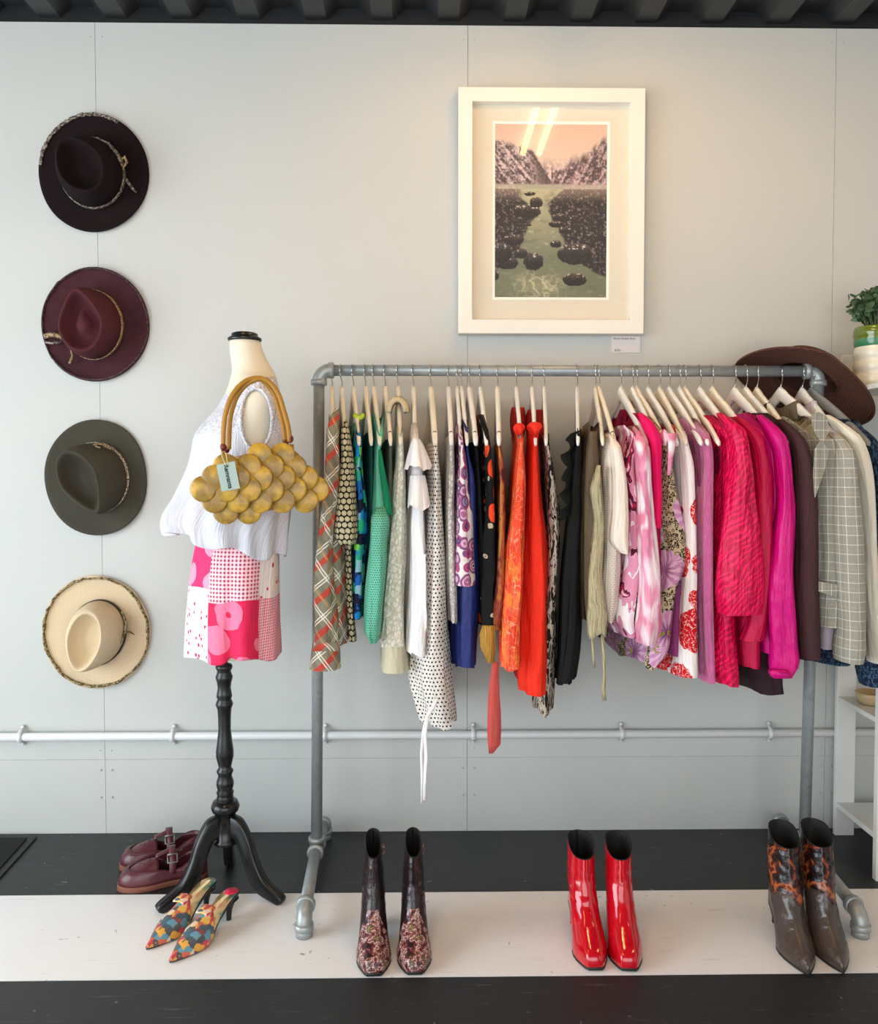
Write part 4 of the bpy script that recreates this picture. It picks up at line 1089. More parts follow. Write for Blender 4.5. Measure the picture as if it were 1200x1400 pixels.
mb = MB(); mb.tube([brimp(2*PI*i/72, 1.0)+Vector((0, -.001, 0)) for i in range(73)], .0035, 8); mb.build('brim_edge', m_raf, rt)
# ------------------------------------------------------------------ framed photograph above the rail
M_frame = plain('white_picture_frame', '#e9e4d8', .45, .03, 10, .1, 60, .001)
M_mat = plain('cream_mount_board', '#d9d1be', .9)
M_bevel = plain('white_mount_bevel', '#f1ede2', .8)
yfr = -.045; yw = -.004
q = [U(627, 118, yfr), U(886, 121, yfr), U(876, 456, yfr), U(626, 456, yfr)]
fx0 = (q[0].x+q[3].x)/2; fx1 = (q[1].x+q[2].x)/2; fz1 = (q[0].z+q[1].z)/2; fz0 = (q[2].z+q[3].z)/2
rt = thing('framed_picture', 'white framed river and mountain photograph hanging above the clothes rail', 'picture', ((fx0+fx1)/2, 0, fz0))
fw = .044
mb = MB()
# mitred moulding
O = [(fx0, fz0), (fx1, fz0), (fx1, fz1), (fx0, fz1)]; I = [(fx0+fw, fz0+fw), (fx1-fw, fz0+fw), (fx1-fw, fz1-fw), (fx0+fw, fz1-fw)]
rings = [[(x, yw, z) for x, z in O], [(x, yfr, z) for x, z in O], [(x, yfr, z) for x, z in I], [(x, -.012, z) for x, z in I], [(x, -.008, z) for x, z in O]]
mb.loft(rings, True, smooth=False); mb.build('frame', M_frame, rt, bevel=.0015)
ym = -.0165
px0, px1 = U(677, 290, ym).x, U(829, 290, ym).x; pz1 = U(755, 170, ym).z; pz0 = U(755, 406, ym).z
mb = MB(); b = .009
o2 = [(fx0+fw-.002, fz0+fw-.002), (fx1-fw+.002, fz0+fw-.002), (fx1-fw+.002, fz1-fw+.002), (fx0+fw-.002, fz1-fw+.002)]
i2 = [(px0-b, pz0-b), (px1+b, pz0-b), (px1+b, pz1+b), (px0-b, pz1+b)]
mb.loft([[(x, ym, z) for x, z in o2], [(x, ym, z) for x, z in i2]], True, smooth=False); mb.build('mount', M_mat, rt)
i3 = [(px0-.001, pz0-.001), (px1+.001, pz0-.001), (px1+.001, pz1+.001), (px0-.001, pz1+.001)]
mb = MB(); mb.loft([[(x, ym, z) for x, z in i2], [(x, ym+.001, z) for x, z in i3], [(x, ym+.003, z) for x, z in i3]], True, smooth=False); mb.build('mount_bevel', M_bevel, rt)
# the print: a grid of painted points
def fbm(x, y, s=0.0, o=4):
    a, f, r = .5, 1.0, 0.0
    for _ in range(o): r += a*noise.noise((x*f, y*f, s)); a *= .5; f *= 2.03
    return r
ROCKS = [(.72, .745, .155, .060), (.345, .79, .085, .052), (.715, .895, .105, .036), (.57, .535, .05, .022), (.55, .575, .07, .018), (.63, .612, .058, .022), (.545, .69, .05, .021), (.235, .745, .055, .028), (.12, .80, .09, .035), (.69, .545, .03, .01), (.06, .74, .10, .06), (.17, .665, .09, .03), (.29, .50, .12, .040), (.37, .45, .06, .03), (.31, .40, .05, .012), (.96, .80, .06, .012), (.27, .58, .06, .008), (.0, .87, .04, .03), (.70, .648, .02, .006)]
def photo(u, v):
    """u 0..1 across, v 0..1 down -> srgb colour of the picture"""
    n = fbm(u*6, v*9, 1.0); n2 = fbm(u*22, v*34, 2.0); n3 = fbm(u*60, v*90, 5.0, 3)
    L3 = lambda a, b, t: tuple(lerp(p, q, max(0, min(1, t))) for p, q in zip(a, b))
    sky = (214+30*v, 178+60*v, 156+70*v)
    c = sky
    # distant pale peaks on the right
    rm = .20+.10*abs(u-.74)-.10*max(0, u-.80)*2+.05*fbm(u*9, 3, 4)+.05*fbm(u*26, 1, 4)
    tex = n2*1.2+n3*1.0+fbm((u+v*.7)*14, (v-u*.5)*10, 8)*1.3
    if v > rm-.03:
        m = L3((118, 96, 98), (222, 196, 190), sstep(tex, -.45, .45)); c = L3(sky, m, .15+.75*sstep(v, rm-.03, rm+.07))
    rr_ = .26-.46*max(0, u-.62)+.06*fbm(u*14, 7, 4)
    if u > .50 and v > rr_-.03:
        st = fbm((u*1.1+v*.9)*30, (v-u)*4, 9)
        m = L3((66, 50, 54), (196, 168, 166), sstep(n2*1.0+n3*1.0+st*1.2, -.40, .50)); c = L3(c, m, sstep(v, rr_-.03, rr_+.03)*.92)
    # left slope falling to the valley
    left = .085+.19*u+.04*fbm(u*18, 0, 3) if u < .33 else .15+(u-.33)*1.05+.02*n2
    if u < .56 and v > left-.012:
        st = fbm((u*.8-v*1.0)*38, (u*.8+v)*4, 6)
        dk = sstep(u-v*.3, .20, .34)*.75
        m = L3((74, 60, 62), (206, 184, 180), sstep(n2*.9+n3*1.1+st*1.1+.08, -.45, .55)*(1-dk)); c = L3(c, m, sstep(v, left-.012, left+.012))
    fl = .338+.012*n2
    if v > fl:
        c = L3(c, (168+50*n2, 152+46*n2, 138+40*n2), sstep(v, fl, fl+.012))
        if .352 < v < .385: c = L3((176+40*n2, 162+40*n2, 148+40*n2), (160, 158, 136), sstep(u, .15, .3)*sstep(.66-u, 0, .1))
    if v > .372:
        d = (v-.38)/.62; wv = .07*n+.035*n2
        cx = ctab([(0,.42),(.08,.36),(.2,.44),(.35,.42),(.55,.42),(.75,.44),(1,.46)], d)
        hw = ctab([(0,.20),(.08,.14),(.2,.07),(.35,.13),(.5,.20),(.62,.20),(.72,.40),(.85,.62),(1,.7)], d)
        k = sstep(abs(u-cx)+wv*(1+.5*n3), hw+.02, hw-.02)
        foam = sstep(fbm(u*16, v*46, 11)+.5*n3, .14, .46)*(.55 if d < .5 else .25)
        riv = L3((176, 168, 136), (108, 112, 88), d*1.5); riv = L3(riv, (206, 200, 168), foam)
        w = math.exp(-((u-.40)/.20)**2-((v-.93)/.075)**2); e = 1-min(1, abs(fbm(u*11, v*16, 21, 3))*7)
        riv = L3(riv, (200, 188, 152), min(.8, w*(.3+e*.9)))
        riv = L3(riv, (92, 96, 76), .5*sstep(fbm(u*7, v*26, 31), .05, .4))
        kk = sstep(v, .37, .47)
        t = sstep(n3*1.3+n2*.8+fbm(u*34, v*58, 14), .02, .62)
        rk = L3(L3((122, 104, 92), (38, 30, 29), kk), (182, 166, 156), t*lerp(.8, .62, kk))
        c = L3(rk, riv, k)
        for (rx, ry, a, b_) in ROCKS:
            if abs((u-rx)/a) > 1.5 or abs((v-ry)/b_) > 1.6: continue
            q = abs((u-rx)/a)**2.4+abs((v-ry)/b_)**2.2+.5*n2*1.2
            if q < 1.08:
                s = sstep(-(v-ry)/b_, -.2, .95)
                m = (lerp(34, 84, s)+46*n3+20*n2, lerp(29, 70, s)+44*n3+20*n2, lerp(27, 62, s)+40*n3+18*n2)
                if s > .55 and n3+n2*.7 > .20: m = (196, 184, 170)
                c = L3(m, c, sstep(q, .92, 1.08))
    return tuple(max(0, min(255, x)) for x in c)
NU, NV = 190, 294; yp_ = ym+.003
mb = MB(); mb.grid(lambda u, v: Vector((lerp(px0-.002, px1+.002, u), yp_, lerp(pz1+.002, pz0-.002, v))), NU, NV)
t = NT('printed_photograph'); at = t.n('ShaderNodeVertexColor'); at.layer_name = 'print'; M_print = t.done(at.outputs[0], .6)
o = mb.build('photo_print', M_print, rt, fix=False)
ca = o.data.color_attributes.new('print', 'FLOAT_COLOR', 'POINT'); buf = []
for j in range(NV+1):
    for i in range(NU+1):
        r_, g_, b_ = photo(i/NU, j/NV); h = '%02x%02x%02x' % (int(r_), int(g_), int(b_)); buf += list(C(h))
ca.data.foreach_set('color', buf)
# glazing
def m_glass():
    t = NT('picture_glass'); gl = t.n('ShaderNodeBsdfGlossy'); gl.inputs['Roughness'].default_value = .01; tr = t.n('ShaderNodeBsdfTransparent')
    fr = t.n('ShaderNodeFresnel'); fr.inputs[0].default_value = 1.5; ge = t.n('ShaderNodeNewGeometry'); ff = t.ma('MULTIPLY', fr.outputs[0], t.ma('SUBTRACT', 1.0, ge.outputs['Backfacing'])); mx = t.n('ShaderNodeMixShader')
    t.t.links.new(ff, mx.inputs[0]); t.t.links.new(tr.outputs[0], mx.inputs[1]); t.t.links.new(gl.outputs[0], mx.inputs[2])
    t.t.links.new(mx.outputs[0], t.t.nodes['Material Output'].inputs[0]); return t.m
mb = MB(); yg = -.022
mb.add([(o2[0][0], yg, o2[0][1]), (o2[1][0], yg, o2[1][1]), (o2[2][0], yg, o2[2][1]), (o2[3][0], yg, o2[3][1])], [(0, 1, 2, 3)], None, 0, False)
mb.build('glass', m_glass(), rt, fix=False)
# price card
M_card = plain('white_card', '#dcd3cf', .8); M_ink = plain('black_ink', '#2a2420', .8)
a = U(836, 458, -.006); b = U(875, 482, -.006)
rt = thing('price_card', 'small white handwritten price card under the framed picture', 'card', ((a.x+b.x)/2, -.004, b.z))
mb = MB(); mb.box((a.x, -.0035, b.z), (b.x, 0, fz0-.001)); cd = mb.build('card', M_card, rt)
Mx = lambda p: Matrix.Translation(p) @ Matrix.Rotation(PI/2, 4, 'X')
text_mesh('title_writing', 'Mount Hooker River', .0085, M_ink, Mx(Vector((lerp(a.x, b.x, .45), -.0037, U(850, 463, -.004).z))), cd)
text_mesh('price_writing', '$295 -', .0095, M_ink, Mx(Vector((lerp(a.x, b.x, .24), -.0037, U(850, 479, -.004).z))), cd)
# ------------------------------------------------------------------ dress form on a turned stand
fL, fR, fB = UZ(222, 1240, .012), UZ(381, 1229, .012), UZ(315, 1172, .012)
MC = (fL+fR+fB)/3; MY = MC.y; MX = MC.x
ms = U(308, 640, MY); MX = U(307, 1000, MY).x
KM = 1150.0/(DIST+MY)                                  # photo px per metre at the stand
zpx = lambda py: U(308, py, MY).z
xpx = lambda px, py=700: U(px, py, MY).x
TH = math.radians(24); fdir = Vector((-math.cos(TH), -math.sin(TH), 0)); rdir = Vector((math.sin(TH), -math.cos(TH), 0))
M_blk = plain('black_satin_lacquer', '#101112', .28, .1, 20); M_ecru = plain('ivory_jersey_form', '#ddd4bf', .85, .03, 6, .1, 400)
form = thing('dress_form', 'ivory dress form with a black neck cap on a black turned tripod stand', 'mannequin', (MX, MY, 0))
def ellring(cx, z, b, a, n=48, ef=1.0, eb=1.0, fn=None):
    out = []
    for i in range(n):
        t = PI/2+2*PI*i/n   # i=0 : the far side
        # angle measured from the front direction
        c, s = math.cos(t+PI), math.sin(t+PI)
        f = b*c*(ef if c > 0 else eb); r = a*s
        if fn: f, r, dz = fn(t, f, r, c, s)
        else: dz = 0
        out.append(Vector((cx, MY, z+dz))+fdir*f+rdir*r)
    return out
# px outline (py, left, right, half width along the shoulder line)
FORM = [(466,314,355,.043),(480,315,359,.043),(495,317,366,.047),(508,318,374,.058),(518,314,379,.085),(528,307,383,.128),(540,299,386,.160),(556,290,390,.176),(575,278,393,.178),(595,268,394,.172),(620,264,395,.166),(650,268,394,.156),(690,275,390,.142),(720,277,386,.136),(750,270,382,.145),(790,261,381,.162),(830,258,379,.168),(870,262,377,.165),(888,270,372,.155)]
def format_(py, grow=0.0):
    l = ctab([(q[0], q[1]) for q in FORM], py); r = ctab([(q[0], q[2]) for q in FORM], py); a = ctab([(q[0], q[3]) for q in FORM], py)+grow
    w = (r-l)/2/KM+grow; b = math.sqrt(max(.0004, w*w-(a*math.sin(TH))**2))/math.cos(TH)
    return xpx((l+r)/2, py), zpx(py), b, a
mb = MB(); rings = [ellring(*format_(466+(888-466)*j/70)) for j in range(71)]
mb.loft(rings, True, True, True); mb.build('torso', M_ecru, form)
cx, cz, b_, a_ = format_(466)
capx = xpx(334.5, 460)
mb = MB(); mb.lathe([(.030, cz-.004), (.045, cz-.001), (.047, cz+.004), (.045, cz+.008), (.038, cz+.010), (.036, cz+.015), (.036, cz+.019), (.030, cz+.022), (.001, cz+.023)], (capx, MY, 0)); mb.build('neck_cap', M_blk, form)
# turned column
prof = []
for zy, wd in ((430,25),(466,25),(470,50),(478,58),(486,54),(492,46),(502,50),(512,58),(520,56),(530,50),(550,44),(568,50),(580,54),(588,46),(598,54),(606,60),(614,54),(622,48),(650,44),(690,42),(730,50),(765,60),(785,60),(805,50),(822,42),(830,54),(836,58),(842,50),(852,46),(868,58),(880,60),(892,54),(898,50),(906,60),(914,54),(920,56),(928,60),(936,56),(944,62)):
    prof.append((wd/2/2.5/KM, zpx(720+zy/2.5)))
prof = [(prof[0][0], zpx(870))] + prof
mb = MB(); mb.lathe(prof, (MX, MY, 0), n=32); mb.build('turned_column', M_blk, form)
mb = MB(); z0, z1 = zpx(1096), zpx(1108)
mb.lathe([(.020, z0+.004), (.034, z0+.002), (.040, (z0+z1)/2), (.036, z1), (.029, z1-.002), (.028, zpx(1146)), (.033, zpx(1148)), (.033, zpx(1152)), (.001, zpx(1153))], (MX, MY, 0), n=32); mb.build('hub', M_blk, form)
for fpt in (fL, fR, fB):
    d = Vector((fpt.x-MX, fpt.y-MY, 0)); R = d.length; d.normalize(); sd = Vector((-d.y, d.x, 0))
    z_t = zpx(1112)
    top = [(.022, z_t), (.055, z_t-.012), (.085, z_t-.060), (.105, z_t-.115), (.135, z_t-.165), (R+.012, .022), (R+.014, .006)]
    bot = [(.022, z_t-.062), (.040, z_t-.068), (.058, z_t-.105), (.076, z_t-.150), (.105, z_t-.198), (R-.012, .002), (R+.002, 0.0)]
    P = smoothpath([(r, 0, z) for r, z in top], 5); Q = smoothpath([(r, 0, max(0, z)) for r, z in bot], 5)
    rings = []
    for p, q in zip(P, Q):
        ctr = Vector((MX, MY, 0)); w = .0135
        A_ = ctr+d*p.x+Vector((0, 0, p.z)); B_ = ctr+d*q.x+Vector((0, 0, q.z))
        rings.append([A_-sd*w*.8, A_+sd*w*.8, A_.lerp(B_, .1)+sd*w, A_.lerp(B_, .9)+sd*w, B_+sd*w*.8, B_-sd*w*.8, A_.lerp(B_, .9)-sd*w, A_.lerp(B_, .1)-sd*w])
    mb = MB(); mb.loft(rings, True, True, True); mb.build('leg', M_blk, form)

# ---- patchwork shorts
m_pf = cloth('pink_flower_patch', None, wr=.3, fn=lambda t, v: t.mix(t.lt(t.ma('ABSOLUTE', t.ma('SUBTRACT', t.voro(t.warp(v, 12, .03), 12), .38)), .12), '#f0386e', '#f39ab2'))
m_gi = cloth('pink_gingham_patch', None, wr=.3, fn=lambda t, v: (lambda xy: t.mix(t.ma('MULTIPLY', band(t, xy[0], .0105, 0, .5), band(t, xy[1], .0105, 0, .5)), t.mix(t.ma('MULTIPLY', t.ma('ADD', band(t, xy[0], .0105, 0, .5), band(t, xy[1], .0105, 0, .5)), .5), '#f8d2d6', '#f0a0ac'), '#b0304c'))(t.xy(v)))
m_rd = cloth('white_red_speck_patch', None, wr=.3, fn=lambda t, v: t.mix(t.lt(t.voro(t.vm('MULTIPLY', v, (1.25, .8, 1)), 62), .27), '#f3edee', '#dc2a58'))
m_df = cloth('deep_pink_flower_patch', None, wr=.3, fn=lambda t, v: t.mix(t.lt(t.ma('ABSOLUTE', t.ma('SUBTRACT', t.voro(t.warp(v, 14, .03), 10), .34)), .13), t.mix(t.noise(v, 12), '#d81448', '#ea3560'), '#f07a9a'))
m_pc = cloth('pink_check_patch', None, wr=.3, fn=lambda t, v: (lambda xy: t.mix(t.ma('MULTIPLY', band(t, xy[0], .0075, 0, .5), band(t, xy[1], .0075, 0, .55)), '#f3b9c2', '#cc3a60'))(t.xy(v)))
m_rs = cloth('white_red_tile_patch', None, wr=.3, fn=lambda t, v: t.mix(t.lt(t.voro(t.vm('MULTIPLY', t.warp(v, 8, .02), (1.1, .9, 1)), 40, rnd=.7), .24), '#f0e4de', '#c41c3c'))
SH = [(728,272,384,.146),(745,266,382,.150),(770,260,382,.162),(800,256,382,.172),(840,253,382,.180),(880,252,383,.184),(897,252,383,.185)]
def shring(py, hem=False):
    l = ctab([(q[0], q[1]) for q in SH], py); r = ctab([(q[0], q[2]) for q in SH], py); a = ctab([(q[0], q[3]) for q in SH], py)
    w = (r-l)/2/KM; b = math.sqrt(max(.0004, w*w-(a*math.sin(TH))**2))/math.cos(TH); v = (py-728)/169
    def fn(t, f, rr, c, s):
        # a soft fold where the two legs part on the near side, and shallow waves
        ph = math.atan2(s, c); k = v*(.010*math.sin(5*ph+.6)+.006*math.sin(9*ph)) ; g = -.022*v**1.5*math.exp(-((ph-1.25)/.12)**2)
        m = 1+(k+g)/max(.05, math.hypot(f, rr)); dz = v*(.012*math.sin(ph*2-.9)+.006*math.sin(5*ph))-.012*v*math.exp(-((ph-1.0)/.5)**2)+.012*v**3*math.exp(-((ph-1.25)/.10)**2)
        return f*m, rr*m, dz
    return ellring(xpx((l+r)/2, py), zpx(py), b, a, 120, fn=fn)
mb = MB(); NR = 50
rings = [shring(728+160*j/NR) for j in range(NR+1)]
mb.loft(rings, True, uv='z')
def proj(p):
    d = p-CAMP; z = d.dot(FW); return PCX+F*d.dot(RT)/z, PCY-F*d.dot(UP)/z
for k, f in enumerate(mb.f):
    p = sum((mb.v[i] for i in f), Vector())/4; x, y = proj(p)
    j, i = divmod(k, 120); py = 728+169*(j+.5)/NR
    # seams follow the ring angle, so find the patch from the ring position
    near = rings[NR//2][i].y < MY+.06
    if not near: mb.mi[k] = 1; continue
    xx = proj(rings[NR//2][i])[0]
    if xx < 285: mb.mi[k] = 0 if py < 800 else 2
    elif xx < 352: mb.mi[k] = 1 if py < 816 else 3
    else: mb.mi[k] = 5 if py < 812 else 4
o = mb.build('patchwork_shorts', [m_pf, m_gi, m_rd, m_df, m_pc, m_rs], solid=.002)
tag(o, 'pink and white patchwork shorts worn by the dress form', 'shorts')

# ---- white blouse
m_blo = cloth('white_crinkled_cotton', '#dad8de', wr=1.0, wk=(46, 5, 1), rough=.9, trans=0, alpha=.93, wd=.004)
m_lacey = cloth('white_embroidered_yoke', None, fn=p_lace('#c6c4cc', '#e6e5ea', 110), wr=.8, weave=190)
BL = [(518,316,375,.088),(528,307,384,.138),(540,297,388,.168),(556,288,392,.184),(575,275,396,.187),(595,264,398,.182),(620,260,399,.180),(650,257,398,.176),(690,254,396,.172),(720,250,392,.172),(745,254,389,.172),(756,256,387,.172)]
blouse = thing('sleeveless_blouse', 'white crinkled sleeveless blouse worn by the dress form', 'blouse', (MX, MY, zpx(756)))
def blring(j, N):
    v = j/N; py = 520+228*v
    l = ctab([(q[0], q[1]) for q in BL], py); r = ctab([(q[0], q[2]) for q in BL], py); a = ctab([(q[0], q[3]) for q in BL], py)
    w = (r-l)/2/KM; b = math.sqrt(max(.0004, w*w-(a*math.sin(TH))**2))/math.cos(TH)
    def fn(t, f, rr, c, s):
        ph = math.atan2(s, c); fr = max(0, math.cos(ph+.35))**2
        k = sstep(v, .2, 1)*(.006*math.sin(13*ph)+.006*math.sin(7*ph+1)+.010*noise.noise((ph*5, v*2.5, 2.0))) + fr*sstep(v, .45, 1)*(.052+.016*math.sin(15*ph))
        m = 1+k/max(.05, math.hypot(f, rr))
        dz = v**3*(.046*fr - .018*max(0, -math.cos(ph)) + .010*math.sin(6*ph+.4) + .010*math.sin(2.3*ph)) + (1-v)**6*(.010*abs(math.cos(ph))**2*(1 if c < 0 else -1.0))
        return f*m, rr*m, dz
    return ellring(xpx((l+r)/2, py), zpx(py), b, a, 140, fn=fn)
NB = 72; rings = [blring(j, NB) for j in range(NB+1)]
AH = (350, 573, 21.5, 42)      # armhole as seen on the near shoulder
def inhole(p, k=1.0):
    x, y = proj(p); return ((x-AH[0])/(AH[2]*k))**2+((y-AH[1])/(AH[3]*k))**2 < 1
mb = MB(); mb.loft(rings, True, uv='z')
keep = [k for k, f in enumerate(mb.f) if not (all(inhole(mb.v[i]) for i in f) and mb.v[f[0]].y < MY)]
yoke = []
for k in keep:
    j, i = divmod(k, 140); mb.mi[k] = 1 if j < 24 else 0
mb.f = [mb.f[k] for k in keep]; mb.uv = [mb.uv[k] for k in keep]; mb.mi = [mb.mi[k] for k in keep]; mb.sm = [mb.sm[k] for k in keep]
mb.build('body', [m_blo, m_lacey], blouse, solid=.0015)
# braid round the armhole, lying on the cloth
path = []
near = [p for r in rings for p in r if p.y < MY]
for q in range(49):
    a = 2*PI*q/48; tx, ty = AH[0]+AH[2]*math.cos(a), AH[1]+AH[3]*math.sin(a)
    best = min(near, key=lambda p: (proj(p)[0]-tx)**2+(proj(p)[1]-ty)**2)
    path.append(U(tx, ty, best.y-.002))
path = [(path[i-1]+path[i]*2+path[(i+1) % 49])/4 for i in range(49)]; path[-1] = path[0]
mb = MB(); mb.tube(path, .0042, 8, caps=False); mb.build('armhole_braid', m_lacey, blouse)

# ---- yellow handbag hanging from the near shoulder
m_bag = NT('mustard_glazed_discs'); v = m_bag.uv(1, src='Object')
c_ = m_bag.mix(m_bag.step(m_bag.noise(v, 30, 3), .35, .7), '#86640a', '#c09418'); m_bag.bump(m_bag.noise(v, 140, 3), .4, .002)
m_bag = m_bag.done(c_, .42, Coat_Weight=.3)
m_bagd = plain('mustard_lining', '#8a6c12', .6); m_hand = plain('ochre_cord', '#a8761a', .5, .15, 60)
m_bead = plain('dark_red_wood', '#6a1a10', .3, .2, 60)
YBG = MY-.225
bag = thing('handbag', 'mustard yellow handbag of overlapping discs hanging from the dress form shoulder', 'handbag', U(352, 706, YBG)[:])
OUT = [(320,1000),(330,960),(405,885),(430,815),(540,795),(680,765),(800,760),(905,765),(965,850),(1030,925),(1038,1030),(1000,1066),(890,1110),(700,1145),(520,1155),(355,1135),(325,1080)]
OUT = [(200+x/4.376, 440+y/4.376) for x, y in OUT]
cxo = sum(p[0] for p in OUT)/len(OUT); cyo = sum(p[1] for p in OUT)/len(OUT)
def bagy(px, py): return YBG + .035*(px-350)/80.0
core = smoothpath([Vector((x, y, 0)) for x, y in OUT+OUT[:1]], 4)[:-1]
rings = []
for s, dy in ((.2, -.026), (.6, -.023), (.85, -.015), (.95, 0), (.85, .015), (.6, .023), (.2, .026)):
    rings.append([U(cxo+(p.x-cxo)*s, cyo+(p.y-cyo)*s, bagy(cxo+(p.x-cxo)*s, 0)+dy) for p in core])
mb = MB(); mb.loft(rings, True, True, True)
def inside(x, y):
    r = False; n = len(core)
    for i in range(n):
        a, b = core[i], core[i-1]
        if (a.y > y) != (b.y > y) and x < (b.x-a.x)*(y-a.y)/(b.y-a.y)+a.x: r = not r
    return r
kb = 1/(1150.0/(DIST+YBG))
for side in (-1, 1):
    row = 0; y = 623.0
    while y < 702:
        x = 262+(15.5 if row % 2 else 0)
        while x < 440:
            fx = cxo+(x-cxo)*.97; 
            if inside(cxo+(x-cxo)*1.05, cyo+(y-cyo)*1.10):
                dd = math.hypot((x-cxo)/85, (y-cyo)/45)
                C0 = U(x, y, bagy(x, y)+side*(.036-.022*min(1, dd)**2)); R = 17.6*kb
                tilt = .28; rr = []
                for q, h in ((1.0, -.0005), (.97, .0010), (.86, .0017), (.7, .0030), (.45, .0046), (.15, .0056)):
                    rr.append([C0+Vector((R*q*math.cos(t), side*h, R*q*math.sin(t))) for t in [2*PI*i/20 for i in range(20)]])
                rr = [[p+Vector((0, -side*.002, 0)) for p in rr[0]]]+rr
                mb.loft(rr, True, False, True)
            x += 31
        y += 15.2; row += 1
mb.build('body', m_bag, bag)
hp = [(305,614),(305.5,590),(308,567),(316,543),(330,525),(348,517),(366,521),(380,538),(388,562),(394,585),(396,604)]
for dx, dyy, sc in ((0, -.012, 1.0), (4.5, .012, .93)):
    pts = []
    for px, py in hp:
        t = (px-350)/50; pts.append(U(350+(px-350)*sc+ (dx if px < 350 else -dx*.8), 614+(py-614)*(1 if dx == 0 else .985), bagy(px, 0)+dyy*abs(t)))
    mb = MB(); mb.tube(smoothpath(pts, 5), .0062, 10); mb.build('handle', m_hand, bag)
for px, py, dyy in ((305, 611, -.012), (310, 614, .010), (397, 600, -.010), (390.5, 606, .012)):
    cc = U(px, py, bagy(px, 0)+dyy); mb = MB(); mb.ball(cc, (.0078, .0078, .0105), 12); mb.build('bead', m_bead, bag)
for px, py in ((305, 623), (399, 615)):
    cc = U(px, py, bagy(px, 0)-.004); mb = MB(); mb.tube([cc+Vector((0, 0, .014)), cc, cc+Vector((.001, .004, -.016))], .005, 8); mb.build('handle_loop', m_hand, bag)
m_tag = plain('grey_green_card', '#9db0a8', .7); m_tink = plain('black_print', '#101412', .7); m_str = plain('cream_string', '#d9cfa0', .8)
yt = YBG-.060
q = [U(295.5, 636, yt), U(320.5, 630.5, yt), U(328, 667.5, yt-.004), U(303, 672, yt-.004)]
mb = MB(); mb.loft([q, [p+Vector((0, .0012, 0)) for p in q]], True, True, True, smooth=False); tg = mb.build('swing_tag', m_tag, bag)
ctr = sum(q, Vector())/4; xd = ((q[3]-q[0])+(q[2]-q[1])).normalized(); yd = ((q[1]-q[0])+(q[2]-q[3])).normalized(); yd = (yd-xd*yd.dot(xd)).normalized(); zd = xd.cross(yd)
Mt = Matrix.Translation(ctr-Vector((0, .0006, 0))) @ Matrix((xd, yd, zd)).transposed().to_4x4()
text_mesh('tag_lettering', 'Remnants', .0150, m_tink, Mt, tg, .0003, 1.0, .00035)
mb = MB(); mb.tube(smoothpath([U(309, 637, yt-.002), U(305, 628, yt), U(303, 620, yt+.010), U(306, 617, yt+.03), U(309, 622, yt+.01), U(311, 636, yt-.002)], 4), .0009, 6); mb.build('tag_string', m_str, bag)
# ------------------------------------------------------------------ shoes
class Foot:
    """local frame of a shoe : l from heel to toe, w sideways, z up"""
    def __init__(s, toe, heel):
        s.o = Vector((heel.x, heel.y, 0)); d = Vector((toe.x-heel.x, toe.y-heel.y, 0)); s.L = d.length; s.t = d.normalized(); s.s = Vector((-s.t.y, s.t.x, 0))
    def p(s, l, w, z): return s.o+s.t*l+s.s*w+Vector((0, 0, z))
NS = 18
US = [(1-math.cos(PI*i/NS))/2 for i in range(NS+1)]
def solef(L, H, flat=.62, top=.16):
    def f(l):
        u = l/L
        if u >= flat: return 0.003*max(0, (u-.9)/.1)
        if u <= top: return H
        return H*(1-sstep(u, top, flat))
    return f
def footw(tab, W): return lambda u: W*ctab(tab, u)
SQ = [(0,.18),(.03,.42),(.10,.60),(.25,.66),(.45,.68),(.62,.92),(.72,1.0),(.82,.90),(.92,.66),(.97,.55),(1,.40)]
PT = [(0,.18),(.03,.42),(.10,.60),(.25,.66),(.42,.72),(.56,.96),(.64,1.0),(.75,.86),(.86,.56),(.94,.30),(1,.06)]
RD = [(0,.20),(.03,.50),(.10,.72),(.25,.76),(.42,.74),(.60,.96),(.70,1.0),(.82,.94),(.91,.74),(.97,.46),(1,.16)]
def ringat(ft, lb, lf, W, shape, rnd, zf, bend=0.0, ww=None):
    """one closed outline; rnd 0 = footprint, 1 = ellipse"""
    R, Lf = [], []
    for u in US:
        l = lerp(lb, lf, u); we = W*math.sqrt(max(0.0, 1-(2*u-1)**2)); wf = W*ctab(shape, u) if shape else we
        w = lerp(wf, we, rnd); b = bend*math.sin(PI*min(1, u*1.0))
        R.append(ft.p(l, w+b, zf(l, u))); Lf.append(ft.p(l, -w+b, zf(l, u)))
    return R + Lf[::-1]
